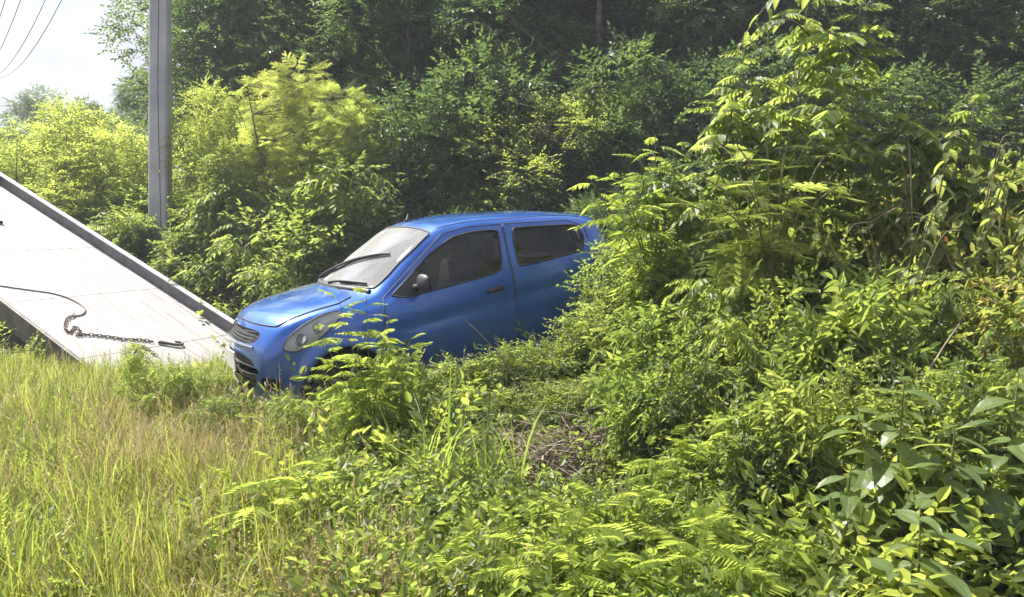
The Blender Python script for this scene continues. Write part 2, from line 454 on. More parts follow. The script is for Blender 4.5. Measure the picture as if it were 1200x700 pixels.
def lay_chain(name, label, pix, hook=True):
    pts = [bed_hit(*p) for p in pix]
    P = spline(np.array([bed_pt(u, v, 0.016) for u, v in pts]), 400)
    seg = np.concatenate([[0], np.cumsum(np.linalg.norm(np.diff(P, axis=0), axis=1))])
    root = tag(empty(name, tuple(P[0])), label, 'chain')
    pitch = 0.048; n = int(seg[-1] / pitch)
    for i in range(n):
        s = i * pitch
        p = np.array([np.interp(s, seg, P[:, k]) for k in range(3)]); q = np.array([np.interp(s + 0.01, seg, P[:, k]) for k in range(3)])
        M = frame(q - p, bn)
        roll = 0.55 if i % 2 else -0.75
        c, sn = math.cos(roll), math.sin(roll)
        Y = M[:, 1] * c + M[:, 2] * sn; Z = -M[:, 1] * sn + M[:, 2] * c
        o = link('chain_link', LINK, root)
        d = p - P[0] + bn * 0.006
        o.matrix_local = Matrix(((M[0, 0], Y[0], Z[0], d[0]), (M[1, 0], Y[1], Z[1], d[1]), (M[2, 0], Y[2], Z[2], d[2]), (0, 0, 0, 1)))
    if hook:
        e = P[-1] - P[0]; t = (P[-1] - P[-20]); t /= np.linalg.norm(t); sd = np.cross(bn, t)
        H = [e, e + t * 0.10, e + t * 0.22, e + t * 0.30 + sd * 0.03, e + t * 0.29 + sd * 0.09, e + t * 0.20 + sd * 0.10]
        link('hook', Geo().add(*capped_tube(spline(H, 24) + bn * 0.012, np.linspace(0.022, 0.014, 24), 8)).mesh('hook', MAT['chain'], True), root)
    return root
lay_chain('tow_chain', 'rusty dark tow chain with a hook lying bunched on the pale bed', [(86, 371), (78, 376), (76, 386), (82, 391), (88, 385), (94, 390), (90, 394), (104, 394), (125, 396), (145, 399), (165, 400), (185, 403)])
lay_chain('tow_chain', 'short end of dark chain lying apart near the low end of the bed', [(160, 406), (172, 410), (180, 416), (188, 420)], False)
cp = [bed_hit(*p) for p in [(-40, 330), (0, 336), (35, 341), (62, 345), (84, 352), (99, 362), (97, 369), (86, 372)]]
P = spline(np.array([bed_pt(u, v, 0.012) for u, v in cp]), 60)
tag(link('winch_cable', Geo().add(*tube(P, 0.009, 6)).mesh('winch_cable', MAT['chain'], True)), 'thin grey winch cable curving over the pale tow bed to the chain', 'cable')
cp = [bed_hit(*p) for p in [(-40, 258), (-10, 261), (3, 263)]]
P = spline(np.array([bed_pt(u, v, 0.03) for u, v in cp]), 12)
tag(link('strap', Geo().add(*capped_tube(P, 0.028, 8)).mesh('strap', MAT['rubber'], True)), 'short black strap end lying high on the tow bed', 'strap')

# ------------------------------------------------------------------ the blue hatchback
def paint_mat():
    m, nt = new_mat('blue_paint'); l = nt.links.new
    p = N(nt, 'ShaderNodeBsdfPrincipled')
    p.inputs['Metallic'].default_value = 0.35; p.inputs['Roughness'].default_value = 0.42
    p.inputs['Coat Weight'].default_value = 1.0; p.inputs['Coat Roughness'].default_value = 0.05
    tc = N(nt, 'ShaderNodeTexCoord')
    nz = N(nt, 'ShaderNodeTexNoise'); nz.inputs['Scale'].default_value = 5; nz.inputs['Detail'].default_value = 8; nz.inputs['Roughness'].default_value = 0.65
    r = N(nt, 'ShaderNodeValToRGB')
    r.color_ramp.elements[0].position = 0.35; r.color_ramp.elements[0].color = (0.003, 0.080, 0.40, 1)
    r.color_ramp.elements[1].position = 0.80; r.color_ramp.elements[1].color = (0.015, 0.110, 0.40, 1)
    dk = N(nt, 'ShaderNodeBsdfPrincipled'); dk.inputs['Base Color'].default_value = (0.03, 0.03, 0.032, 1); dk.inputs['Roughness'].default_value = 0.9
    g = N(nt, 'ShaderNodeNewGeometry'); mx = N(nt, 'ShaderNodeMixShader'); o = N(nt, 'ShaderNodeOutputMaterial')
    l(tc.outputs['Object'], nz.inputs['Vector']); l(nz.outputs['Fac'], r.inputs[0]); l(r.outputs[0], p.inputs['Base Color'])
    sz = N(nt, 'ShaderNodeSeparateXYZ'); l(tc.outputs['Object'], sz.inputs[0])
    dz = N(nt, 'ShaderNodeMapRange'); dz.inputs[1].default_value = 0.75; dz.inputs[2].default_value = 0.22; dz.inputs[3].default_value = 0.0; dz.inputs[4].default_value = 0.45
    l(sz.outputs[2], dz.inputs[0])
    dm = N(nt, 'ShaderNodeMath', operation='MULTIPLY'); l(dz.outputs[0], dm.inputs[0]); l(nz.outputs['Fac'], dm.inputs[1])
    da = N(nt, 'ShaderNodeMath', operation='ADD'); da.inputs[1].default_value = 0.0; l(dm.outputs[0], da.inputs[0])
    dc = N(nt, 'ShaderNodeMix', data_type='RGBA'); dc.inputs[7].default_value = (0.22, 0.19, 0.14, 1); l(da.outputs[0], dc.inputs[0]); l(r.outputs[0], dc.inputs[6]); l(dc.outputs[2], p.inputs['Base Color'])
    mr = N(nt, 'ShaderNodeMapRange'); mr.inputs[3].default_value = 0.22; mr.inputs[4].default_value = 0.48; l(nz.outputs['Fac'], mr.inputs[0]); l(mr.outputs[0], p.inputs['Roughness'])
    l(g.outputs['Backfacing'], mx.inputs[0]); l(p.outputs[0], mx.inputs[1]); l(dk.outputs[0], mx.inputs[2]); l(mx.outputs[0], o.inputs[0])
    return m

def glass_mat(name, tint, dust_sheen, dust_sheen_col=(0.5, 0.5, 0.48), ior=1.52):
    m, nt = new_mat(name); l = nt.links.new
    tr = N(nt, 'ShaderNodeBsdfTransparent'); tr.inputs[0].default_value = (*tint, 1)
    gl = N(nt, 'ShaderNodeBsdfGlossy'); gl.inputs['Roughness'].default_value = 0.03
    fr = N(nt, 'ShaderNodeFresnel'); fr.inputs[0].default_value = ior
    m1 = N(nt, 'ShaderNodeMixShader'); l(fr.outputs[0], m1.inputs[0]); l(tr.outputs[0], m1.inputs[1]); l(gl.outputs[0], m1.inputs[2])
    df = N(nt, 'ShaderNodeBsdfDiffuse'); df.inputs[0].default_value = (*dust_sheen_col, 1)
    tc = N(nt, 'ShaderNodeTexCoord'); nz = N(nt, 'ShaderNodeTexNoise'); nz.inputs['Scale'].default_value = 2.0; nz.inputs['Detail'].default_value = 4
    mp = N(nt, 'ShaderNodeMapRange'); mp.inputs[1].default_value = 0.3; mp.inputs[2].default_value = 0.75
    mp.inputs[3].default_value = dust_sheen * 0.6; mp.inputs[4].default_value = dust_sheen * 1.4
    l(tc.outputs['Object'], nz.inputs['Vector']); l(nz.outputs['Fac'], mp.inputs[0])
    m2 = N(nt, 'ShaderNodeMixShader'); l(mp.outputs[0], m2.inputs[0]); l(m1.outputs[0], m2.inputs[1]); l(df.outputs[0], m2.inputs[2])
    o = N(nt, 'ShaderNodeOutputMaterial'); l(m2.outputs[0], o.inputs[0])
    return m

MAT['paint'] = paint_mat()
MAT['screen'] = glass_mat('screen', (0.55, 0.60, 0.58), 0.27, (0.70, 0.70, 0.73), 2.2)  # pale diffuse film: part dust, part sky reflection put into the colour
MAT['side_glass'] = glass_mat('side_glass', (0.30, 0.33, 0.32), 0.004)
MAT['lamp_lens'] = glass_mat('lamp_lens', (0.88, 0.88, 0.88), 0.22, (0.7, 0.7, 0.70))
MAT['trim'] = pbr('trim', (0.020, 0.020, 0.022), 0.55, col2=(0.04, 0.04, 0.042), nscale=20)
MAT['seat'] = pbr('seat', (0.055, 0.055, 0.06), 0.9, col2=(0.08, 0.08, 0.085), nscale=30)
MAT['dash'] = pbr('dash', (0.09, 0.09, 0.095), 0.8, col2=(0.13, 0.13, 0.13), nscale=20)
MAT['chrome'] = pbr('chrome', (0.7, 0.7, 0.72), 0.18, 1.0)
MAT['alloy'] = pbr('alloy', (0.45, 0.45, 0.46), 0.4, 0.8, col2=(0.30, 0.28, 0.26), nscale=12)
MAT['reflector'] = pbr('reflector', (0.55, 0.55, 0.56), 0.35, 0.3)
MAT['plate'] = pbr('plate', (0.62, 0.62, 0.60), 0.5, col2=(0.50, 0.49, 0.46), nscale=9)
MAT['red_lens'] = pbr('red_lens', (0.35, 0.01, 0.01), 0.15, coat=1.0)

def pchip(xk, yk, x):
    xk = np.asarray(xk, float); yk = np.asarray(yk, float); x = np.asarray(x, float)
    h = np.diff(xk); dl = np.diff(yk) / h; d = np.zeros(len(xk))
    for i in range(1, len(xk) - 1):
        if dl[i - 1] * dl[i] > 0:
            w1 = 2 * h[i] + h[i - 1]; w2 = h[i] + 2 * h[i - 1]
            d[i] = (w1 + w2) / (w1 / dl[i - 1] + w2 / dl[i])
    d[0] = dl[0]; d[-1] = dl[-1]
    i = np.clip(np.searchsorted(xk, x) - 1, 0, len(h) - 1)
    t = (x - xk[i]) / h[i]
    return ((1 + 2 * t) * (1 - t) ** 2 * yk[i] + t * (1 - t) ** 2 * h[i] * d[i] + t * t * (3 - 2 * t) * yk[i + 1] + t * t * (t - 1) * h[i] * d[i + 1])

#        x     zb    zmid  ymax  zbelt ybelt zrail yrail ztop  bow
CS = np.array([
    (0.050, .435, .455, .500, .475, .500, .490, .480, .500, .17),
    (0.062, .320, .450, .590, .545, .585, .610, .545, .630, .17),
    (0.095, .235, .440, .650, .610, .640, .690, .585, .725, .18),
    (0.150, .195, .440, .700, .680, .685, .775, .620, .805, .19),
    (0.220, .185, .445, .730, .725, .710, .825, .640, .853, .20),
    (0.400, .180, .465, .765, .785, .740, .880, .660, .906, .20),
    (0.600, .180, .500, .790, .830, .758, .918, .668, .946, .21),
    (0.790, .180, .515, .797, .860, .764, .958, .655, .988, .26),
    (0.835, .180, .520, .798, .868, .763, .975, .645, 1.006, .27),
    (1.200, .180, .545, .800, .920, .747, 1.195, .600, 1.232, .16),
    (1.560, .180, .570, .800, .965, .735, 1.395, .548, 1.440, .08),
    (1.680, .180, .580, .800, .980, .732, 1.428, .545, 1.482, .06),
    (2.100, .185, .590, .800, 1.035, .724, 1.455, .545, 1.522, .01),
    (2.600, .190, .600, .798, 1.090, .712, 1.455, .540, 1.518, -.01),
    (3.000, .200, .610, .790, 1.135, .697, 1.435, .525, 1.490, -.04),
    (3.240, .220, .620, .770, 1.150, .680, 1.400, .505, 1.455, -.07),
    (3.320, .230, .620, .755, 1.130, .672, 1.365, .500, 1.420, -.08),
    (3.420, .250, .620, .730, 1.040, .665, 1.150, .540, 1.200, -.10),
    (3.500, .270, .610, .710, .930, .665, .985, .590, 1.020, -.12),
    (3.570, .310, .560, .690, .710, .650, .780, .610, .800, -.14),
    (3.600, .400, .510, .640, .570, .620, .600, .580, .620, -.15),
    (3.612, .480, .500, .560, .515, .550, .525, .530, .530, -.15)])
ST = np.concatenate([np.linspace(0.05, 0.09, 16), np.linspace(0.095, 0.30, 24), np.linspace(0.315, 3.25, 150), np.linspace(3.262, 3.55, 24), np.linspace(3.555, 3.612, 14)])
PR = {k: pchip(CS[:, 0], CS[:, i], ST) for i, k in enumerate(('x', 'zb', 'zmid', 'ymax', 'zbelt', 'ybelt', 'zrail', 'yrail', 'ztop', 'bow'))}
WHEELS = (0.715, 3.075); WR = 0.285; ARCH = 0.335

def section(i):
    q = {k: v[i] for k, v in PR.items()}
    zs = q['zb'] + min(0.10, (q['zmid'] - q['zb']) * 0.5)
    c = [(0, q['zb']), (q['ymax'] * 0.80, q['zb']), (q['ymax'] * 0.955, zs), (q['ymax'], q['zmid']),
         (q['ymax'] * 0.6 + q['ybelt'] * 0.4, q['zmid'] * 0.35 + q['zbelt'] * 0.65), (q['ybelt'] + 0.005, q['zbelt']),
         (q['ybelt'] * 0.5 + q['yrail'] * 0.5, q['zbelt'] * 0.5 + q['zrail'] * 0.5),
         (q['yrail'], q['zrail']), (q['yrail'] * 0.75, q['zrail'] + (q['ztop'] - q['zrail']) * 0.72), (q['yrail'] * 0.3, q['ztop'] - 0.003), (0, q['ztop'])]
    c = np.array(c)
    for _ in range(3):          # corner cutting with fixed ends
        a = c[:-1] * 0.75 + c[1:] * 0.25; b = c[:-1] * 0.25 + c[1:] * 0.75
        m = np.empty((2 * len(a), 2)); m[0::2] = a; m[1::2] = b
        c = np.concatenate([c[:1], m, c[-1:]])
    return c
SEC = np.array([section(i) for i in range(len(ST))])         # (T, K, 2)
T_, K_ = SEC.shape[:2]
y_half = SEC[:, :, 0]; z_half = SEC[:, :, 1]
Yf = np.concatenate([-y_half[:, :], y_half[:, ::-1][:, 1:]], 1)      # near side bottom -> top -> far side bottom
Zf = np.concatenate([z_half, z_half[:, ::-1][:, 1:]], 1)
Xs = np.repeat(ST[:, None], Yf.shape[1], 1)
Xf = Xs + PR['bow'][:, None] * (Yf / 0.8) ** 2
# wheel-arch lips and the pressed line along the doors
for xw in WHEELS:
    r = np.hypot(Xf - xw, Zf - WR)
    Yf += np.sign(Yf) * 0.020 * np.exp(-((r - ARCH - 0.02) / 0.045) ** 2) * (np.abs(Yf) > 0.55)
cl = 0.60 + (Xf - 0.9) * 0.13
Yf -= np.sign(Yf) * 0.013 * np.exp(-((Zf - cl - 0.05) / 0.045) ** 2) * smooth(0.95, 1.4, Xf) * (1 - smooth(2.9, 3.2, Xf)) * (np.abs(Yf) > 0.6)
G = np.stack([Xf, Yf, Zf], -1)
NT, NV = G.shape[:2]

def in_poly(poly, a, b):
    poly = np.asarray(poly); ins = np.zeros(a.shape, bool)
    n = len(poly)
    for i in range(n):
        x1, y1 = poly[i]; x2, y2 = poly[(i + 1) % n]
        c = ((y1 > b) != (y2 > b)) & (a < (x2 - x1) * (b - y1) / (y2 - y1 + 1e-12) + x1)
        ins ^= c
    return ins

def nearest_on(poly, a, b):
    poly = np.asarray(poly); best = 1e9; out = None
    for i in range(len(poly)):
        p = poly[i]; q = poly[(i + 1) % len(poly)]
        t = np.clip(((a - p[0]) * (q[0] - p[0]) + (b - p[1]) * (q[1] - p[1])) / (((q - p) ** 2).sum() + 1e-12), 0, 1)
        r = p + (q - p) * t; d = math.hypot(r[0] - a, r[1] - b)
        if d < best: best = d; out = r
    return out, best

LAB = np.zeros((NT - 1, NV - 1), int)
NAMES = ['body_shell']
def fc(A): return (A[:-1, :-1] + A[1:, :-1] + A[1:, 1:] + A[:-1, 1:]) / 4
def rpoly(P, c=.2):           # rounded outline by corner cutting
    P = np.asarray(P, float)
    for _ in range(2):
        Q = np.roll(P, -1, 0); m = np.empty((2 * len(P), 2)); m[0::2] = P * (1 - c) + Q * c; m[1::2] = P * c + Q * (1 - c); P = m; c = .25
    return P

def cut(name, poly, A, B, mask):
    """label the faces inside poly (in the plane of grids A,B) and pull the border vertices onto the outline"""
    k = len(NAMES); NAMES.append(name)
    ins = in_poly(poly, fc(A), fc(B)) & mask
    LAB[ins] = k
    pad = np.zeros((NT + 1, NV + 1), int); pad[1:-1, 1:-1] = ins
    cnt = pad[:-1, :-1] + pad[1:, :-1] + pad[1:, 1:] + pad[:-1, 1:]
    for i, j in zip(*np.where((cnt > 0) & (cnt < 4))):
        if not (0 < i < NT - 1 and 0 < j < NV - 1): continue
        (ta, tb), d = nearest_on(poly, A[i, j], B[i, j])
        if d > 0.03: continue
        J = np.array([[(A[i + 1, j] - A[i - 1, j]) / 2, (A[i, j + 1] - A[i, j - 1]) / 2], [(B[i + 1, j] - B[i - 1, j]) / 2, (B[i, j + 1] - B[i, j - 1]) / 2]])
        try: dt, dv = np.linalg.solve(J, (ta - A[i, j], tb - B[i, j]))
        except Exception: continue
        dt, dv = np.clip((dt, dv), -0.75, 0.75)
        MOVES.append((i, j, G[i, j] + (G0[i + 1, j] - G0[i - 1, j]) / 2 * dt + (G0[i, j + 1] - G0[i, j - 1]) / 2 * dv))
    return k
MOVES = []; G0 = G.copy()
near = fc(Yf) < 0; sideish = (np.abs(fc(Yf)) > 0.5)
HOOD = rpoly([(.150, -.54), (.20, -.60), (.82, -.635), (.82, .635), (.20, .60), (.150, .54)])
FDOOR = [(1.02, .32), (1.00, .62), (1.06, .93), (1.36, 1.165), (1.66, 1.385), (1.88, 1.425), (2.22, 1.43), (2.20, 1.10), (2.19, .30)]
RDOOR = [(2.205, .30), (2.215, 1.10), (2.235, 1.43), (2.90, 1.42), (3.06, 1.36), (3.08, 1.14), (2.98, .78), (2.72, .56), (2.66, .30)]
FWIN = rpoly([(1.13, .945), (1.24, .925), (2.125, 1.045), (2.175, 1.385), (1.95, 1.385), (1.74, 1.355), (1.50, 1.225), (1.25, 1.035)], .09)
RWIN = rpoly([(2.275, 1.065), (2.96, 1.150), (3.02, 1.27), (2.99, 1.375), (2.31, 1.395)], .07)
SCREEN = rpoly([(.862, -.61), (1.555, -.525), (1.555, .525), (.862, .61)], .06)
REARW = rpoly([(3.325, -.44), (3.44, -.50), (3.44, .50), (3.325, .44)])
HEADL = rpoly([(.265, .635), (.36, .612), (.52, .685), (.69, .825), (.72, .885), (.58, .868), (.42, .800), (.295, .715)])
topm = fc(np.repeat(np.arange(NV)[None], NT, 0).astype(float)); c0 = (NV - 1) / 2
upper = np.abs(topm - c0) < K_ * 0.42
cut('hood', HOOD, Xs, Yf, upper)
SIDE = {}
for s, nm in ((near, 'near'), (~near, 'far')):
    SIDE[nm, 'fd'] = cut('front_door', FDOOR, Xf, Zf, s & sideish)
    SIDE[nm, 'rd'] = cut('rear_door', RDOOR, Xf, Zf, s & sideish)
for s, nm in ((near, 'near'), (~near, 'far')):
    SIDE[nm, 'fw'] = cut('front_window', FWIN, Xf, Zf, s & sideish)
    SIDE[nm, 'rw'] = cut('rear_window', RWIN, Xf, Zf, s & sideish)
    SIDE[nm, 'hl'] = cut('headlight', HEADL, Xf, Zf, s & (np.abs(fc(Yf)) > 0.40))
    for xw in WHEELS:
        a = np.linspace(0, 2 * math.pi, 60)[:-1]
        SIDE[nm, xw] = cut('arch', np.stack([xw + ARCH * np.cos(a), WR + ARCH * np.sin(a)], 1), Xf, Zf, s & (np.abs(fc(Yf)) > 0.42))
SCRK = cut('windscreen', SCREEN, Xs, Yf, upper)
RWK = cut('tailgate_window', REARW, Xs, Yf, upper)
# front fascia openings, seen from ahead (y, z)
low = (fc(Xs) < 0.20)
GR1 = cut('grille', rpoly([(-.38, .655), (.38, .655), (.47, .715), (.42, .765), (-.42, .765), (-.47, .715)]), Yf, Zf, low)
GR2 = cut('lower_grille', rpoly([(-.40, .29), (.40, .29), (.47, .42), (.43, .57), (-.43, .57), (-.47, .42)]), Yf, Zf, low)
FG1 = cut('fog_recess', rpoly([(-.66, .33), (-.53, .31), (-.51, .43), (-.66, .43)]), Yf, Zf, low)
FG2 = cut('fog_recess', rpoly([(.66, .33), (.53, .31), (.51, .43), (.66, .43)]), Yf, Zf, low)
for i, j, p in MOVES: G[i, j] = p

car = tag(empty('blue_hatchback'), 'blue five-door hatchback stuck in the roadside bushes facing the tow bed', 'car')
CARM = Matrix(((CAR_X[0], CAR_Y[0], CAR_N[0], CAR_O[0]), (CAR_X[1], CAR_Y[1], CAR_N[1], CAR_O[1]), (CAR_X[2], CAR_Y[2], CAR_N[2], CAR_O[2]), (0, 0, 0, 1)))
car.matrix_world = CARM

nrm = np.cross(np.gradient(G, axis=0), np.gradient(G, axis=1)); nrm /= (np.linalg.norm(nrm, axis=2, keepdims=True) + 1e-9)
if (nrm[NT // 2, NV // 2, 2]) < 0: nrm = -nrm; FLIP = True
else: FLIP = False
def shell_part(name, k, mat, parent, off=0.0, smooth_=True, wall=False):
    idx = np.full((NT, NV), -1); F = []
    for i, j in zip(*np.where(np.isin(LAB, k if hasattr(k, '__len__') else [k]))):
        f = [(i, j), (i + 1, j), (i + 1, j + 1), (i, j + 1)]
        if FLIP: f = f[::-1]
        F.append(f)
    V = []
    for f in F:
        for (i, j) in f:
            if idx[i, j] < 0: idx[i, j] = len(V); V.append(G[i, j] + nrm[i, j] * off)
    Q = [[idx[p] for p in f] for f in F]
    if wall:
        ed = {}
        for f in F:
            for a, b in zip(f, f[1:] + f[:1]):
                if (b, a) in ed: del ed[(b, a)]
                else: ed[(a, b)] = 1
        for a, b in ed:
            n = len(V); V.append(G[a]); V.append(G[b]); Q.append([idx[b], idx[a], n, n + 1])
    return link(name, mesh_np(name, V, Q, mat, None, smooth_), parent)

def surf(A, B, a, b, side=None, off=0.0):
    """point of the shell whose (A,B) is (a,b), from the four nearest grid vertices"""
    D = (A - a) ** 2 + (B - b) ** 2
    if side == 'near': D = D + 10 * (Yf > -0.3)
    if side == 'far': D = D + 10 * (Yf < 0.3)
    if side == 'top': D = D + 10 * (np.abs(np.arange(NV)[None] - (NV - 1) / 2) > K_ * 0.45)
    i, j = np.unravel_index(np.argmin(D), D.shape)
    i = min(max(i, 1), NT - 2); j = min(max(j, 1), NV - 2)
    J = np.array([[(A[i + 1, j] - A[i - 1, j]) / 2, (A[i, j + 1] - A[i, j - 1]) / 2], [(B[i + 1, j] - B[i - 1, j]) / 2, (B[i, j + 1] - B[i, j - 1]) / 2]])
    try: dt, dv = np.clip(np.linalg.solve(J, (a - A[i, j], b - B[i, j])), -1, 1)
    except Exception: dt = dv = 0
    return G0[i, j] + (G0[i + 1, j] - G0[i - 1, j]) / 2 * dt + (G0[i, j + 1] - G0[i, j - 1]) / 2 * dv + nrm[i, j] * off

def seam(name, poly, A, B, side, r, mat, parent, off=0.0, closed=True, step=0.03):
    P = np.asarray(poly, float)
    if closed: P = np.concatenate([P, P[:1]])
    Q = []
    for a, b in zip(P[:-1], P[1:]):
        n = max(1, int(np.linalg.norm(b - a) / step))
        for t in range(n): Q.append(a + (b - a) * t / n)
    Q.append(P[-1])
    pts = np.array([surf(A, B, a, b, side, off) for a, b in Q])
    return link(name, Geo().add(*tube(pts, r, 6)).mesh(name, mat, True), parent)

arches = [SIDE[s, xw] for s in ('near', 'far') for xw in WHEELS]
shell = shell_part('body_shell', 0, MAT['paint'], car)
hood = shell_part('hood', 1, MAT['paint'], car, 0.003)
seam('hood_gap', HOOD, Xs, Yf, 'top', 0.0055, MAT['trim'], hood, 0.003)
scr = shell_part('windscreen', SCRK, MAT['screen'], car)
seam('screen_seal', SCREEN, Xs, Yf, 'top', 0.010, MAT['trim'], scr)
tg = shell_part('tailgate_window', RWK, MAT['side_glass'], car)
seam('window_seal', REARW, Xs, Yf, 'top', 0.010, MAT['trim'], tg)
for s, sg in (('near', -1), ('far', 1)):
    fd = shell_part('front_door', SIDE[s, 'fd'], MAT['paint'], car)
    rd = shell_part('rear_door', SIDE[s, 'rd'], MAT['paint'], car)
    seam('door_gap', FDOOR, Xf, Zf, s, 0.0042, MAT['trim'], fd)
    seam('door_gap', RDOOR, Xf, Zf, s, 0.0042, MAT['trim'], rd)
    shell_part('window', SIDE[s, 'fw'], MAT['side_glass'], fd, -0.004)
    shell_part('window', SIDE[s, 'rw'], MAT['side_glass'], rd, -0.004)
    seam('window_seal', FWIN, Xf, Zf, s, 0.009, MAT['trim'], fd)
    seam('window_seal', RWIN, Xf, Zf, s, 0.009, MAT['trim'], rd)
    # black corner sail behind the A-pillar, where the mirror sits
    q = [surf(Xf, Zf, a, b, s, 0.004) for a, b in ((1.13, .94), (1.36, .945), (1.40, 1.10), (1.36, 1.12))]
    link('mirror_sail', Geo().add(q, [(0, 1, 2, 3)]).mesh('mirror_sail', MAT['trim']), fd)
    # mirror
    b = surf(Xf, Zf, 1.33, .99, s, 0.0)
    mr = link('door_mirror', None, fd) if False else None
    g = Geo(); nU, nW = 10, 14; V = []
    for a in np.linspace(0, math.pi, nU):
        for c in np.linspace(0, 2 * math.pi, nW, endpoint=False):
            V.append((-0.045 * math.cos(a) * (1.0 if math.cos(a) > 0 else 0.35), 0.105 * math.sin(a) * math.copysign(abs(math.cos(c)) ** .7, math.cos(c)), 0.072 * math.sin(a) * math.copysign(abs(math.sin(c)) ** .7, math.sin(c))))
    V = np.array(V) + np.array([b[0] + 0.02, b[1] + sg * 0.135, b[2] + 0.045])
    F = [(i * nW + j, i * nW + (j + 1) % nW, (i + 1) * nW + (j + 1) % nW, (i + 1) * nW + j) for i in range(nU - 1) for j in range(nW)]
    mr = link('door_mirror', g.add(V, F).mesh('door_mirror', MAT['trim'], True), fd)
    c = np.array([b[0] + 0.037, b[1] + sg * 0.135, b[2] + 0.045])
    link('mirror_glass', Geo().add([c + (0, -.085, -.055), c + (0, .085, -.055), c + (0, .085, .055), c + (0, -.085, .055)], [(0, 1, 2, 3)]).mesh('mirror_glass', MAT['chrome']), fd)
    link('mirror_arm', Geo().add(*tube([b - (0, sg * .02, 0), b + (0.0, sg * .05, 0.01), b + (0.01, sg * .10, .03)], [0.03, 0.024, 0.02], 8)).mesh('mirror_arm', MAT['trim'], True), fd)
    # door handle: dark recess with a grip
    P = [surf(Xf, Zf, x, 0.905 + (x - 2.0) * 0.15, s, 0.010) for x in np.linspace(1.93, 2.10, 8)]
    link('handle', Geo().add(*capped_tube(P, [0.012, 0.020, 0.022, 0.022, 0.022, 0.022, 0.020, 0.012], 8)).mesh('handle', MAT['trim'], True), fd)
    # hidden rear handle in the window corner
    q = [surf(Xf, Zf, a, b_, s, 0.004) for a, b_ in ((2.90, 1.15), (2.975, 1.17), (3.005, 1.35), (2.90, 1.375))]
    sl = link('handle_panel', Geo().add(q, [(0, 1, 2, 3)]).mesh('handle_panel', MAT['trim']), rd)
    P = [surf(Xf, Zf, 2.955, z, s, 0.016) for z in np.linspace(1.22, 1.32, 6)]
    link('handle', Geo().add(*capped_tube(P, 0.014, 8)).mesh('handle', MAT['trim'], True), rd)
    # headlight
    hl = shell_part('headlight', SIDE[s, 'hl'], MAT['lamp_lens'], car, 0.004)
    seam('headlight_rim', HEADL, Xf, Zf, s, 0.006, MAT['trim'], hl)
    sub = shell_part('reflector', SIDE[s, 'hl'], MAT['reflector'], hl, -0.035, True, True)
    for (a, b_, r) in ((.40, .70, .050), (.53, .775, .045)):
        c = surf(Xf, Zf, a, b_, s, -0.030); n = np.array((-0.75, sg * 0.6, 0.25)); n /= np.linalg.norm(n)
        link('bulb_bowl', Geo().add(*capped_tube([c, c + n * .018, c + n * .022], [r, r, r * .6], 12)).mesh('bulb_bowl', MAT['chrome'], True), hl)
    # side repeater, rear lamp
    q = [surf(Xf, Zf, a, b_, s, 0.003) for a, b_ in ((3.22, 1.04), (3.36, 1.00), (3.35, .78), (3.24, .80))]
    link('tail_lamp', Geo().add(q, [(0, 1, 2, 3)]).mesh('tail_lamp', MAT['red_lens']), car)
    # wheels
    for xw in WHEELS:
        wl = bpy.data.objects.new('wheel', None); COL.objects.link(wl); wl.parent = car; wl.location = (xw, sg * 0.685, WR)
        prof = [(-.085, .17), (-.088, .20), (-.085, .255), (-.07, .278), (-.04, .285), (.04, .285), (.07, .278), (.085, .255), (.088, .20), (.085, .17)]
        V = [(r * math.cos(a), yy, r * math.sin(a)) for yy, r in prof for a in np.linspace(0, 2 * math.pi, 40, endpoint=False)]
        F = [(i * 40 + j, i * 40 + (j + 1) % 40, (i + 1) * 40 + (j + 1) % 40, (i + 1) * 40 + j) for i in range(len(prof) - 1) for j in range(40)]
        link('tyre', mesh_np('tyre', V, F, MAT['rubber'], None, True), wl)
        g = Geo()
        V = [(r * math.cos(a), yy * sg, r * math.sin(a)) for yy, r in ((.085, .178), (.06, .168), (.03, .15), (-.08, .165)) for a in np.linspace(0, 2 * math.pi, 40, endpoint=False)]
        F = [(i * 40 + j, i * 40 + (j + 1) % 40, (i + 1) * 40 + (j + 1) % 40, (i + 1) * 40 + j) for i in range(3) for j in range(40)]
        g.add(V, F)
        g.add(*capped_tube([(0, .04 * sg, 0), (0, .072 * sg, 0)], [.05, .04], 12))
        for a in np.arange(5) * 2 * math.pi / 5:
            d = np.array((math.cos(a), 0, math.sin(a)))
            g.add(*tube([d * .03 + (0, .06 * sg, 0), d * .10 + (0, .062 * sg, 0), d * .168 + (0, .066 * sg, 0)], [.028, .022, .028], 6))
        link('rim', g.mesh('rim', MAT['alloy'], True), wl)
        # inner wheel housing
        aa = np.linspace(-0.25, math.pi + 0.25, 24)
        V = [(xw + (ARCH + .003) * math.cos(a), sg * yy, WR + (ARCH + .003) * math.sin(a)) for yy in (0.80, 0.42) for a in aa]
        V = [(v[0], sg * min(abs(v[1]), 0.775), v[2]) for v in V]
        F = [(j, j + 1, 24 + j + 1, 24 + j) for j in range(23)]
        hs = link('wheel_housing', mesh_np('wheel_housing', V, F, MAT['trim'], None, True), car)
        V = [(xw + rr * (ARCH + .002) * math.cos(a), sg * 0.42, WR + rr * (ARCH + .002) * math.sin(a)) for rr in (0.05, 1.0) for a in aa]
        link('housing_wall', mesh_np('housing_wall', V, F, MAT['trim'], None, True), car)
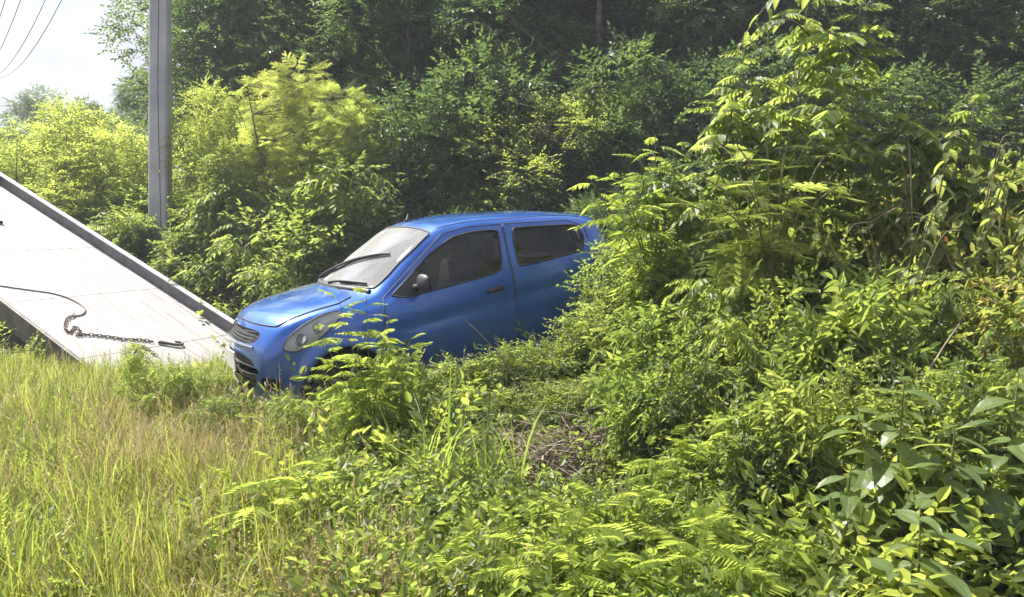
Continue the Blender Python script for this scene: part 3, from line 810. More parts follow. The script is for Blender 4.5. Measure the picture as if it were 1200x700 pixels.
# front fascia
for nm, k, off in (('grille', GR1, -0.02), ('lower_grille', GR2, -0.03), ('fog_recess', FG1, -0.03), ('fog_recess', FG2, -0.03)):
    gr = shell_part(nm, k, MAT['trim'], car, off, False, True)
    if nm == 'grille':
        for z in (.675, .70, .725, .748): seam('grille_bar', [(-.38, z), (.38, z)], Yf, Zf, None, .004, MAT['trim'], gr, -0.010, False)
        seam('chrome_bar', [(-.42, .642), (.42, .642)], Yf, Zf, None, .010, MAT['chrome'], gr, 0.0, False)
    if nm == 'lower_grille':
        for z in (.32, .37, .42, .47): seam('grille_bar', [(-.37, z), (.37, z)], Yf, Zf, None, .007, MAT['trim'], gr, -0.012, False)
for sg in (-1, 1):
    q = [surf(Yf, Zf, sg * y, z, None, -0.008) for y, z in ((.61, .375), (.56, .37))]
    link('fog_lamp', Geo().add(*capped_tube([q[1] + (-.004, 0, 0), q[1] + (-.014, 0, 0)], [.034, .03], 12)).mesh('fog_lamp', MAT['chrome'], True), car)
g = Geo(); g.add(*box(0.018, 0.030, -.16, .16, .43, .58)); pl = link('licence_plate', g.mesh('licence_plate', MAT['plate']), car); bevel_obj(pl, .004)
# cowl, wipers, aerial
Q = [surf(Xs, Yf, .840, y, 'top', -0.004) for y in np.linspace(-.60, .60, 20)]
link('cowl', Geo().add(*tube(Q, 0.026, 8)).mesh('cowl', MAT['trim'], True), car)
def wiper(y0, pts):
    P = [surf(Xs, Yf, x, y, 'top', h) for x, y, h in pts]
    wp = link('wiper', Geo().add(*tube(spline(P, 16), np.linspace(.013, .008, 16), 6)).mesh('wiper', MAT['trim'], True), car)
    b = spline([surf(Xs, Yf, x, y, 'top', 0.012) for x, y, h in pts[1:]], 14)
    link('wiper_blade', Geo().add(*tube(b, .008, 5)).mesh('wiper_blade', MAT['trim'], True), wp)
wiper(.5, [(.845, .50, .03), (.94, .36, .035), (1.10, .02, .03), (1.20, -.28, .022), (1.225, -.40, .016)])
wiper(-.1, [(.845, -.08, .03), (.88, -.20, .03), (.90, -.40, .022), (.91, -.50, .016)])
a0 = surf(Xs, Yf, 1.66, .20, 'top', 0)
an = link('aerial', Geo().add(*capped_tube([a0, a0 + (.02, 0, .02), a0 + (.035, 0, .07)], [.022, .012, .005], 8)).mesh('aerial', MAT['trim'], True), car)
seam('roof_channel', [(1.62, .49), (2.2, .50), (3.1, .47)], Xs, Yf, 'top', .004, MAT['trim'], shell, -0.001, False)
seam('roof_channel', [(1.62, -.49), (2.2, -.50), (3.1, -.47)], Xs, Yf, 'top', .004, MAT['trim'], shell, -0.001, False)
# cabin
def rbox(name, x0, x1, y0, y1, z0, z1, mat, parent, bv=0.05, rot=0.0):
    o = link(name, Geo().add(*box(-(x1 - x0) / 2, (x1 - x0) / 2, -(y1 - y0) / 2, (y1 - y0) / 2, 0, z1 - z0)).mesh(name, mat), parent)
    o.location = ((x0 + x1) / 2, (y0 + y1) / 2, z0); o.rotation_euler = (0, rot, 0)
    m = o.modifiers.new('bevel', 'BEVEL'); m.width = bv; m.segments = 3
    return o
rbox('dashboard', 0.98, 1.42, -.66, .66, .70, .95, MAT['dash'], car, .08)
rbox('cabin_floor', 1.0, 3.3, -.70, .70, .28, .34, MAT['trim'], car, .01)
for sg in (-1, 1):
    st = bpy.data.objects.new('front_seat', None); COL.objects.link(st); st.parent = car; st.location = (0, sg * .33, 0)
    rbox('cushion', 1.55, 2.05, -.24, .24, .40, .58, MAT['seat'], st, .06)
    rbox('backrest', 2.02, 2.16, -.24, .24, .52, 1.10, MAT['seat'], st, .06, .22)
    rbox('headrest', 2.19, 2.29, -.13, .13, 1.12, 1.30, MAT['seat'], st, .045, .15)
bs = bpy.data.objects.new('rear_seat', None); COL.objects.link(bs); bs.parent = car
rbox('cushion', 2.42, 2.88, -.58, .58, .40, .58, MAT['seat'], bs, .06)
rbox('backrest', 2.86, 3.0, -.58, .58, .52, 1.10, MAT['seat'], bs, .06, .22)
a = np.linspace(0, 2 * math.pi, 33)
P = np.stack([1.50 + .10 * np.sin(a), -.33 + .18 * np.cos(a), .93 + .15 * np.sin(a)], 1)
stw = link('steering_wheel', Geo().add(*tube(P, .014, 8)).mesh('steering_wheel', MAT['trim'], True), car)
link('steering_hub', Geo().add(*capped_tube([(1.36, -.33, .86), (1.50, -.33, .93)], [.05, .06], 10)).mesh('steering_hub', MAT['trim'], True), stw)
for s_ in (-1, 1): link('wheel_spoke', Geo().add(*tube([(1.50, -.33, .93), (1.5, -.33 + s_ * .17, .93)], .016, 6)).mesh('wheel_spoke', MAT['trim'], True), stw)

# ------------------------------------------------------------------ leaf and twig shapes (x along the leaf, z up)
def kite(L, W, fold=0.25, droop=0.25):
    """five-point leaf with a folded midrib: two quads"""
    h = W / 2; f = fold * h
    V = [(0, 0, 0), (L * .26, -h * .9, f - droop * L * .05), (L * .66, -h * .82, f - droop * L * .42), (L, 0, -droop * L), (L * .66, h * .82, f - droop * L * .42), (L * .26, h * .9, f - droop * L * .05)]
    return np.array(V), np.array([(0, 1, 2, 3), (0, 3, 4, 5)])

def flat_kite(L, W, droop=0.2):
    h = W / 2
    return np.array([(0, 0, 0), (L * .4, h, .12 * h), (L, 0, -droop * L), (L * .4, -h, .12 * h)]), np.array([(0, 3, 2, 1)])

def blade_leaf(L, W, n=7, bend=0.5, wave=0.02, shape=0.8, fold=0.18):
    """large leaf with pointed oval outline, raised sides, bent along its length"""
    t = np.linspace(0, 1, n)
    wd = W / 2 * np.sin(math.pi * np.clip(t, 0, 1) ** shape) ** 0.85
    ang = bend * t
    x = np.cumsum(np.concatenate([[0], np.cos(ang[1:]) * L / (n - 1)])); z = -np.cumsum(np.concatenate([[0], np.sin(ang[1:]) * L / (n - 1)]))
    V = []
    for i in range(n):
        for k, s in enumerate((-1, -.5, 0, .5, 1)):
            V.append((x[i], s * wd[i], z[i] + fold * abs(s) * wd[i] + wave * W * math.sin(6 * t[i] + 2 * s) * abs(s)))
    F = [(i * 5 + k, (i + 1) * 5 + k, (i + 1) * 5 + k + 1, i * 5 + k + 1) for i in range(n - 1) for k in range(4)]
    return np.array(V), np.array(F)

def rot_place(V, d, up, p): return np.asarray(V) @ frame(d, up).T + np.asarray(p)

def twig_broad(n=9, L=0.32, l=0.085, wr=0.5, droop=0.3, seed=0, flat=False):
    """twig with alternate oval leaves"""
    r = np.random.default_rng(seed); g = Geo()
    ts = np.linspace(0.12, 1, n)
    P = np.stack([ts * L, 0.03 * np.sin(ts * 3 + seed), -0.25 * L * ts ** 2 * r.uniform(.2, 1.2)], 1)
    for i, p in enumerate(P):
        a = (1 if i % 2 else -1) * r.uniform(.7, 1.25) if i < n - 1 else 0
        d = np.array([math.cos(a), math.sin(a), r.uniform(-.35, .35)])
        ll = l * r.uniform(.65, 1.2)
        V, F = (flat_kite(ll, ll * wr, droop) if flat else kite(ll, ll * wr, .3, droop * r.uniform(.3, 1.4)))
        up = np.array([r.normal(0, .35), r.normal(0, .35), 1])
        g.add(rot_place(V, d, up, p), F, r.uniform(.15, .85))
    return g.arr()

def frond_fern(L=0.34, npin=8, pl=0.10, nl=12, ll=0.011, droop=0.35, seed=0, wf=.30):
    """twice-divided feathery leaf: midrib, side ribs, tiny leaflets"""
    r = np.random.default_rng(seed); g = Geo()
    ts = np.linspace(0.25, 1, npin)
    def rp(t): return np.array([L * t * (1 - .06 * droop * t), 0, -droop * L * t * t * .6])
    tt = np.linspace(0, 1, 5)
    g.add(*tube([rp(t) for t in tt], np.linspace(.0022, .001, 5), 3), .7)
    for t in ts:
        b = rp(t); k = pl * (0.55 + 0.75 * math.sin(math.pi * (t * .75 + .12)))
        for s in (-1, 1):
            a = math.radians(r.uniform(48, 66)) if t < .99 else math.radians(20)
            d = np.array([math.cos(a), s * math.sin(a), -.12 + r.normal(0, .07)])
            d /= np.linalg.norm(d); tn = r.uniform(.25, .8)
            M = frame(d, (0, 0, 1))
            u = np.linspace(.08, 1, nl)
            for q in (-1, 1):
                for uu in u:
                    p = b + d * k * uu + np.array([0, 0, -.12 * k * uu * uu])
                    e = M[:, 1] * q * .86 + d * .5
                    wv = d * ll * wf
                    l1 = ll * (1 if uu < .85 else .7)
                    g.add([p - wv, p + wv, p + e * l1 + wv * .9, p + e * l1 - wv * .6], [(0, 1, 2, 3)], tn)
    return g.arr()

def frond_pinnate(L=0.30, n=6, ll=0.085, wr=0.42, droop=0.5, hang=0.6, seed=0):
    """once-divided leaf with hanging oval leaflets in pairs"""
    r = np.random.default_rng(seed); g = Geo()
    def rp(t): return np.array([L * t * (1 - .1 * droop * t), .03 * L * math.sin(3 * t + seed), .06 * L * math.sin(math.pi * t) - droop * L * t * t * .7])
    g.add(*tube([rp(t) for t in np.linspace(0, 1, 6)], np.linspace(.003, .0012, 6), 3), .6)
    for t in np.linspace(.22, .95, n):
        for s in (-1, 1):
            a = r.uniform(.9, 1.25); d = np.array([math.cos(a), s * math.sin(a), -hang * r.uniform(.6, 1.3)])
            l1 = ll * r.uniform(.8, 1.1) * (.75 + .5 * math.sin(math.pi * t))
            V, F = kite(l1, l1 * wr, .25, .3)
            g.add(rot_place(V, d, (r.normal(0, .2), r.normal(0, .2), 1), rp(t)), F, r.uniform(.25, .75))
    V, F = kite(ll, ll * wr, .25, .3); g.add(rot_place(V, (1, 0, -hang), (0, 0, 1), rp(1.0)), F, .5)
    return g.arr()

TW_WOOD = [twig_broad(10, .42, .105, .48, .3, s, True) for s in range(4)]
TW_MID = [twig_broad(10, .32, .070, .52, .3, 10 + s) for s in range(4)]
TW_SMALL = [twig_broad(11, .26, .048, .55, .3, 20 + s) for s in range(4)]
TW_FEATHER_FAR = [frond_fern(.40, 7, .13, 6, .022, .4, 30 + s) for s in range(3)]
TW_PINN_FAR = [frond_pinnate(.34, 5, .085, .45, .5, .5, 40 + s) for s in range(3)]
TW_LONG = [twig_broad(8, .34, .125, .36, .7, 50 + s) for s in range(3)]

def skeleton(tips, H, seed, trunk_r=0.05, fork=0.35, spread=0.1, sides=5, nstem=1, lean=(0, 0)):
    """tapering trunk(s) with limbs that reach the given tip points"""
    r = np.random.default_rng(seed); g = Geo()
    base = [np.array([r.normal(0, spread), r.normal(0, spread), -0.12]) for _ in range(nstem)]
    tops = [np.array([b[0] + r.normal(0, .12 * H) + lean[0], b[1] + r.normal(0, .12 * H) + lean[1], H * r.uniform(.72, .85)]) for b in base]
    tr = []
    for b, t in zip(base, tops):
        m = (b + t) / 2 + np.array([r.normal(0, .05 * H), r.normal(0, .05 * H), 0])
        P = spline([b, m, t], 9); rd = np.linspace(trunk_r, trunk_r * .22, 9)
        g.add(*tube(P, rd, sides + 1)); tr.append((P, rd))
    for tip in tips:
        P, rd = tr[int(np.argmin([np.min(np.linalg.norm(p[0][3:] - tip, axis=1)) for p in tr]))]
        c = [i for i in range(2, 9) if P[i][2] < tip[2] + .05 * H] or [2]
        i = min(c, key=lambda k: np.linalg.norm(P[k] - tip) + .4 * abs(P[k][2] - (tip[2] - .5 * np.linalg.norm((P[k] - tip)[:2]))))
        s = P[i]; m = (s + tip) / 2 + np.array([0, 0, -.08 * np.linalg.norm(tip - s)]) + r.normal(0, .04, 3) * np.linalg.norm(tip - s)
        g.add(*tube(spline([s, m, tip], 6), np.linspace(rd[i] * .55, max(.003, rd[i] * .12), 6), sides))
    return g

def lobed_points(H, Rx, nl, nt, z0, seed, lobe=(.28, .45), top=0.85, cone=0.0):
    """tip points on uneven clumps that fill a crown of radius Rx between z0 and H"""
    r = np.random.default_rng(seed)
    C = []; Rr = []
    for k in range(nl):
        u = (k + r.uniform(0, 1)) / nl
        z = z0 + (H - z0) * (0.05 + .85 * u)
        prof = math.sin(math.pi * (0.18 + .72 * u)) * (1 - cone * u)
        a = k * 2.39996 + r.uniform(-.5, .5); d = Rx * prof * r.uniform(.25, .85)
        C.append((d * math.cos(a), d * math.sin(a), z)); Rr.append(Rx * r.uniform(*lobe))
    C = np.array(C); Rr = np.array(Rr)
    w_ = Rr ** 2 / (Rr ** 2).sum(); idx = r.choice(nl, nt, p=w_)
    D = r.normal(0, 1, (nt, 3)); D[:, 2] = D[:, 2] * .8 + .25; D /= np.linalg.norm(D, axis=1, keepdims=True)
    rad = r.uniform(.45, 1.0, nt) ** .6
    P = C[idx] + D * (Rr[idx] * rad)[:, None] * np.array([1, 1, .8])
    ok = P[:, 2] > z0 * .5
    return C, P[ok], D[ok]

def crown_mesh(name, P, D, twigs, mat, seed, sc=(.75, 1.25), flatten=.5, tj=.18):
    r = np.random.default_rng(seed); n = len(P)
    Dv = D.copy(); Dv[:, 2] = Dv[:, 2] * flatten + r.normal(0, .18, n); Dv += r.normal(0, .30, (n, 3))
    U = np.stack([r.normal(0, .35, n), r.normal(0, .35, n), np.ones(n)], 1)
    M = frames(Dv, U); s = r.uniform(*sc, n)
    idx = r.integers(0, len(twigs), n)
    return merge_copies(twigs, idx, M, P - M[:, :, 0] * (s * .12)[:, None], s, tj).mesh(name, mat)

def proto(kind, H, Rx, nl, nt, z0, twigs, mat, seed, stem='bark', trunk_r=.05, nstem=1, sc=(.75, 1.25), flatten=.5, lobe=(.28, .45), cone=0.0, spread=.1):
    C, P, D = lobed_points(H, Rx, nl, nt, z0, seed, lobe, cone=cone)
    cm = crown_mesh(kind + '_crown', P, D, twigs, MAT[mat], seed, sc, flatten)
    r = np.random.default_rng(seed + 99)
    tips = np.concatenate([C, P[r.choice(len(P), min(len(P), nl * 3), replace=False)]])
    sm = skeleton(tips, H, seed, trunk_r, nstem=nstem, spread=spread).mesh(kind + '_stem', MAT[stem], True)
    return cm, sm

def plant(name, pr, loc, rz, sc, label, cat, group=None, stem='stem', crown='crown'):
    t = tag(empty(name, loc, rz, sc), label, cat, group)
    tag(link(crown, pr[0], t), kind='stuff'); link(stem, pr[1], t)
    return t

# ------------------------------------------------------------------ the wood behind
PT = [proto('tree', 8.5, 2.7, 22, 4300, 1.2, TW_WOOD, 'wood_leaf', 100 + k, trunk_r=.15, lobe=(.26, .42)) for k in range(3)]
PS = [proto('shrub', 4.2, 1.7, 15, 2100, .25, TW_MID, 'mid_leaf', 120 + k, trunk_r=.05, nstem=3, lobe=(.26, .44)) for k in range(2)]
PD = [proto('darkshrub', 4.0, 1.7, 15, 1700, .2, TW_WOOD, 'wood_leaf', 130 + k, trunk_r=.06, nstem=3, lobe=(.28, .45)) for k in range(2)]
PY = [proto('feathertree', 4.2, 1.35, 22, 1300, .3, TW_FEATHER_FAR, 'feather_leaf', 140 + k, stem='green_stem', trunk_r=.04, nstem=2, cone=.45, lobe=(.22, .36), sc=(.45, .8)) for k in range(2)]
PYM = [proto('yellowmound', 3.2, 1.7, 17, 2300, .1, TW_SMALL, 'feather_leaf', 180 + k, stem='green_stem', trunk_r=.03, nstem=4, lobe=(.26, .42), sc=(.9, 1.5)) for k in range(2)]
PB = [proto('brightshrub', 3.0, 1.3, 13, 1500, .15, TW_MID, 'bright_leaf', 150 + k, stem='green_stem', trunk_r=.03, nstem=4, lobe=(.28, .46)) for k in range(2)]
PW = [proto('weedshrub', 1.3, .75, 9, 620, .05, TW_MID, 'bright_leaf', 160 + k, stem='green_stem', trunk_r=.014, nstem=5, lobe=(.3, .5), spread=.15) for k in range(3)]
PYW = [proto('yellowweed', 1.5, .8, 9, 420, .05, TW_PINN_FAR, 'bright_leaf', 170 + k, stem='green_stem', trunk_r=.014, nstem=5, lobe=(.3, .5), spread=.15) for k in range(2)]

WOOD = 'tall dark green tree of the dense wood behind the car'
rw = np.random.default_rng(5)
ORD = ['first','second','third','fourth','fifth','sixth','seventh','eighth','ninth','tenth','eleventh']
def tree(px, d, h, label, k=None, group='trees of the wood behind the car'):
    p = at(px, d); k = int(rw.integers(0, 3)) if k is None else k
    s = h / 8.5
    return plant('tree', PT[k], p, rw.uniform(0, 6.28), (s * rw.uniform(.9, 1.12), s * rw.uniform(.9, 1.12), s), label, 'tree', group, 'trunk')
tree(272, 24, 10.4, 'tall dark tree with a ragged crown directly behind the concrete pole', 0)
tree(330, 21.5, 9.2, 'dense tree rising between the pole and the yellow-green feathery tree')
tree(168, 27, 5.2, 'rounded tree with olive top just left of the concrete pole', 2)
tree(112, 33, 5.2, 'low olive-green tree standing behind the yellow roadside shrubs')
tree(55, 46, 7.6, 'small distant dark tree against the white sky', 1)
tree(20, 60, 6.6, 'farthest dark tree at the end of the treeline under the wires')
for px, d, h in ((400, 19.5, 8.8), (480, 17.2, 7.6), (560, 17.5, 8.5), (640, 16.0, 7.6), (720, 16.8, 8.0), (800, 15.8, 7.4), (880, 16.5, 8.2), (960, 15.5, 7.8), (1040, 14.8, 7.6), (1120, 14.2, 8.0), (1200, 13.6, 7.6), (1290, 13.8, 8.0), (1400, 14, 8)):
    tree(px, d, h, WOOD)
for i in range(15):
    tree(310 + i * 75 + rw.uniform(-20, 20), 20.5 + rw.uniform(-1, 1), 9.5 + rw.uniform(-.5, 1), WOOD)
for i in range(13):
    tree(330 + i * 85 + rw.uniform(-25, 25), 25.5 + rw.uniform(-1.5, 1.5), 11 + rw.uniform(-.5, 1), WOOD)
# shaded undergrowth along the wood's edge
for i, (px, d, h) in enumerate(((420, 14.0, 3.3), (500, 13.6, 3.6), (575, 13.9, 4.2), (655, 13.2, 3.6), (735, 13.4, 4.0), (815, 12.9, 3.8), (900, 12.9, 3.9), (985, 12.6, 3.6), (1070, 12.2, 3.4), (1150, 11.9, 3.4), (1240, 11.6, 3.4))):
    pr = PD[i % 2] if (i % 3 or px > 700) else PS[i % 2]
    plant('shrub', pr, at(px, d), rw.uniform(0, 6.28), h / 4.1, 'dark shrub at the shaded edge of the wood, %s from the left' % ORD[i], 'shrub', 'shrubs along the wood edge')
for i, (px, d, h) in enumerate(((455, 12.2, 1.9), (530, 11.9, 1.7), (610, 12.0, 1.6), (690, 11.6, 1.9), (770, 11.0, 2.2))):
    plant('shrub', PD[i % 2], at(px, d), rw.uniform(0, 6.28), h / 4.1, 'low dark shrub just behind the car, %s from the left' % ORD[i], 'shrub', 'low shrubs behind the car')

# ------------------------------------------------------------------ sunlit shrubs behind the tow bed
plant('feathery_tree', PY[0], at(352, 14.4), .4, (1.0, 1.0, .98), 'tall yellow-green feathery tree glowing in the sun behind the bonnet', 'tree', stem='trunk')
plant('feathery_tree', PY[1], at(412, 13.5), 2.4, .86, 'smaller feathery yellow-green tree reaching towards the windscreen', 'tree', stem='trunk')
plant('feathery_tree', PY[1], at(312, 15.6), 1.1, .92, 'feathery yellow-green tree half hidden behind the taller one', 'tree', stem='trunk')
plant('shrub', PYM[1], at(250, 15.0), .2, (.72, .72, 1.12), 'bright lime-green round shrub just right of the concrete pole', 'shrub')
plant('shrub', PS[0], at(282, 14.0), 1.2, .66, 'dark mid-green shrub between the lime shrub and the feathery tree', 'shrub')
plant('shrub', PB[1], at(228, 14.2), 2.2, (.5, .5, .42), 'green shrub at the foot of the concrete pole', 'shrub')
YS = 'yellow-green roadside shrub behind the upper end of the tow bed'
for i, (px, d, h) in enumerate(((20, 19, 3.0), (62, 18, 3.4), (98, 17.2, 3.9), (140, 16.4, 3.2), (-30, 20, 3.0), (-80, 19, 3.2), (-10, 25, 3.4), (40, 26, 3.6))):
    plant('shrub', PYM[i % 2], at(px, d), rw.uniform(0, 6.28), (1.0, 1.0, .86 * h / 3.2), YS, 'shrub', 'yellow shrubs behind the tow bed')
WD = 'leafy sunlit weed bush between the tow bed and the wood'
def off_bed(p, margin):
    v = (np.array(p) - BE) @ bw; u = (np.array(p) - BE) @ bd
    return v > BW + margin or v < -margin or u < -margin
n_ = 0
while n_ < 56:
    px = rw.uniform(-160, 440); d = rw.uniform(11.4, 19.5)
    if not off_bed(at(px, d), .75) or d > 14.5 and rw.uniform() < .5 or px > 330 and d < 12: continue
    n_ += 1
    pr = (PW + PYW)[int(rw.integers(0, 5))]; sz = rw.uniform(.75, 1.25)
    if 120 < px < 240 and d < 14.8: sz = rw.uniform(.75, .95)
    elif px > 230 and d > 12.6: sz *= 1.25
    plant('weed_bush', pr, at(px, d), rw.uniform(0, 6.28), sz, WD, 'bush', 'weed bushes behind the tow bed')

# ------------------------------------------------------------------ near plants, leaf by leaf
def leaf_mesh(name, arr, mat): return mesh_np(name, arr[0], arr[1], MAT[mat], arr[2] if len(arr) > 2 else np.full(len(arr[0]), .5))
LM_PINN = [leaf_mesh('hanging_leaf', frond_pinnate(.25, 6, .088, .52, .45, .45, 60 + s), 'bright_leaf') for s in range(4)]
LM_FEATH = [leaf_mesh('feathery_leaf', frond_fern(.30, 9, .10, 13, .0150, .35, 70 + s, .18), 'feather_leaf') for s in range(4)]
LM_FEATG = [leaf_mesh('feathery_leaf', frond_pinnate(.30, 10, .085, .21, .35, .15, 75 + s), 'green_feather') for s in range(4)]
LM_SEED = [leaf_mesh('seedling_leaf', frond_pinnate(.28, 9, .082, .24, .40, .12, 79 + s), 'green_feather') for s in range(4)]
LM_BIG = [leaf_mesh('large_leaf', blade_leaf(.20, (.095, .08, .10, .07)[s], 8, (.3, .7, 1.0, .5)[s], (.05, .08, .06, .10)[s], (.8, .72, .85, .75)[s]), 'big_leaf') for s in range(4)]
LM_LONG = [leaf_mesh('drooping_leaf', blade_leaf(.13, .046, 6, .5 + .25 * s, .06, .8), 'droop_leaf') for s in range(4)]
LM_OVAL = [leaf_mesh('oval_leaf', blade_leaf(.10, .058, 6, .2 + .25 * s, .05, .72), 'oval_leaf') for s in range(4)]

def set_mat(o, M, p, s):
    o.matrix_local = Matrix(((M[0, 0] * s, M[0, 1] * s, M[0, 2] * s, p[0]), (M[1, 0] * s, M[1, 1] * s, M[1, 2] * s, p[1]), (M[2, 0] * s, M[2, 1] * s, M[2, 2] * s, p[2]), (0, 0, 0, 1)))

def leafy(name, label, cat, loc, stems, leaves, seed, per_m=14, f0=.3, elev=(.1, .5), size=(.8, 1.15), r0=.010, group=None, stem_mat='green_stem', part='leaf', cap=290):
    """stems: list of control-point lists (relative to loc); leaves sit round each stem in a spiral"""
    r = np.random.default_rng(seed)
    t = tag(empty(name, loc), label, cat, group); n_ = 0
    for k, S in enumerate(stems):
        P = spline(S, 14); seg = np.concatenate([[0], np.cumsum(np.linalg.norm(np.diff(P, axis=0), axis=1))])
        link('stem', Geo().add(*tube(P, np.linspace(r0, r0 * .3, 14), 5)).mesh('stem', MAT[stem_mat], True), t)
        n = max(3, int(seg[-1] * (1 - f0) * per_m)); a = r.uniform(0, 6.28)
        for i in range(n):
            if n_ >= cap: break
            f = f0 + (1 - f0) * (i + .5 * r.uniform()) / (n - .5); f = min(f, 1)
            p = np.array([np.interp(f * seg[-1], seg, P[:, c]) for c in range(3)])
            a += 2.39996 + r.normal(0, .3)
            e = elev[0] + (elev[1] - elev[0]) * f ** 2 + r.normal(0, .12)
            d = np.array([math.cos(a) * math.cos(e), math.sin(a) * math.cos(e), math.sin(e)])
            s = r.uniform(*size) * (1.0 if f < .8 else 1.0 - .45 * (f - .8) / .2)
            o = link(part, leaves[int(r.integers(0, len(leaves)))], t)
            set_mat(o, frame(d, (r.normal(0, .15), r.normal(0, .15), 1)), p, s); n_ += 1
    return t

def stem_to(px, d, top, n=4, seed=0, lean=.12, base=None):
    """one leaning stem from the ground to picture height `top`, as control points relative to loc"""
    r = np.random.default_rng(seed)
    x, y, z = at(px, d); h = top_at(top, d) - z
    bx = r.normal(0, lean) * h if base is None else base
    return (x - bx, y, gz(x - bx, y)), [(0, 0, -.08), (bx * .25 + r.normal(0, .03), r.normal(0, .05), h * .35), (bx * .6 + r.normal(0, .03), r.normal(0, .06), h * .7), (bx, r.normal(0, .05), h)]

# tall saplings over the right-hand thicket
for i, (px, d, top, lb) in enumerate((
        (868, 5.7, 52, 'slender sapling with lime hanging leaves, leftmost of the tall ones above the thicket'),
        (838, 5.9, 125, 'short sapling with tiered hanging leaves just left of the tall slender one'),
        (908, 5.6, 128, 'leafy sapling between the two tallest saplings in the thicket'),
        (944, 5.8, -40, 'tallest sapling with hanging leaves, its top cut off by the picture edge'),
        (992, 5.6, 2, 'tall sapling with drooping leaf sprays beside the tallest one'),
        (1030, 5.4, 105, 'sapling with pale drooping leaves in front of the shaded wood'),
        (968, 5.3, 100, 'low sapling just above the feathery shrub'),
        (1075, 5.3, 118, 'loose sapling leaning over the yellow drooping shrubs'),
        (1128, 5.2, 112, 'open leafy sapling in front of the shaded wood near the right edge'),
        (1180, 5.0, 170, 'rightmost sapling rising from the yellowing bushes'),
        (792, 5.9, 190, 'short sapling above the small feathery shrub by the car tail'))):
    loc, S = stem_to(px, d, top, seed=i + 3, lean=.06)
    h = S[-1][2]; r = np.random.default_rng(i)
    st = [S]
    for k in range(5):
        f = r.uniform(.42, .85); b = np.array(S[1]) * (1 - f) + np.array(S[3]) * f; a = r.uniform(0, 6.28); l = .22 * h * (1.15 - f)
        st.append([b, b + np.array([math.cos(a) * l * .5, math.sin(a) * l * .5, l * .25]), b + np.array([math.cos(a) * l, math.sin(a) * l, l * .35])])
    leafy('sapling', lb, 'sapling', loc, st, LM_PINN, 200 + i, per_m=19, f0=.36, elev=(-.1, .35), size=(.75, 1.15), r0=.010, group='tall saplings in the thicket')
# arching twig at the top edge
x, y, z = at(960, 5.6)
leafy('arching_twig', 'bare arching twig with a few yellow leaves crossing the dark gap', 'twig', (x, y, top_at(30, 5.6)),
      [[(0.1, 0, -.2), (-.1, 0, .15), (-.32, .02, .18), (-.52, .02, -.05), (-.62, .02, -.22)]], LM_LONG, 231, per_m=16, f0=.3, elev=(-.6, -.3), r0=.005)
# broad feathery shrub
x, y, z = at(905, 5.15)
def limb(px, top, d): return np.array([(px - 600) / 950 * d - x, d - y, top_at(top, d) - z])
st = []
r = np.random.default_rng(31)
for px, top, d in ((800, 178, 5.2), (830, 165, 5.5), (860, 172, 5.0), (890, 158, 5.3), (920, 165, 5.0), (950, 160, 5.4), (985, 168, 5.1), (1015, 178, 5.3), (815, 205, 4.9), (870, 215, 4.7), (930, 212, 4.7), (985, 215, 4.8), (780, 230, 5.2), (845, 245, 4.8), (905, 245, 4.6)):
    e = limb(px, top, d); st.append([(r.normal(0, .04), r.normal(0, .04), -.1), e * np.array([.12, .12, .55]) + (0, 0, .0), e * np.array([.55, .55, .9]), e])
leafy('feathery_shrub', 'broad flat-topped shrub with feathery pale green leaves in the middle of the thicket', 'shrub', (x, y, z), st, LM_FEATH, 233, per_m=10, f0=.55, elev=(-.05, .12), size=(.75, 1.1), r0=.011)
x, y, z = at(770, 5.9)
st = [[(0, 0, -.1), limb(px, top, d) * np.array([.2, .2, .6]), limb(px, top, d)] for px, top, d in ((690, 208, 5.6), (715, 200, 5.8), (745, 175, 5.9), (765, 160, 6.0), (735, 225, 5.6), (785, 200, 5.8))]
leafy('feathery_shrub', 'small feathery shrub reaching out above the rear of the car', 'shrub', (x, y, z), st, LM_FEATG, 234, per_m=17, f0=.48, elev=(-.1, .2), size=(.7, 1.0), r0=.009)
# yellow drooping shrub
for i, (px, d, top, lb) in enumerate(((1080, 5.0, 135, 'shrub with long drooping yellow-green leaves beside the shaded wood'), (1130, 4.9, 128, 'yellowing shrub with hanging leaves behind the large-leaved plants'), (1175, 4.6, 205, 'yellow-brown leafed shrub at the right edge of the thicket'), (1050, 4.7, 215, 'low shrub of drooping yellow leaves below the feathery shrub'))):
    x, y, z = at(px, d); h = top_at(top, d) - z; st = []
    r = np.random.default_rng(40 + i)
    for k in range(12):
        a = r.uniform(0, 6.28); q = r.uniform(.1, .42); hh = h * r.uniform(.72, .95)
        st.append([(r.normal(0, .05), r.normal(0, .05), -.08), (q * .3 * math.cos(a), q * .3 * math.sin(a), hh * .55), (q * math.cos(a), q * math.sin(a), hh * .95), (q * 1.5 * math.cos(a), q * 1.5 * math.sin(a), hh)])
    leafy('drooping_shrub', lb, 'shrub', (x, y, z), st, LM_LONG, 240 + i, per_m=27, f0=.25, elev=(-.75, -.1), size=(.8, 1.4), r0=.008, group='drooping yellow shrubs in the thicket')
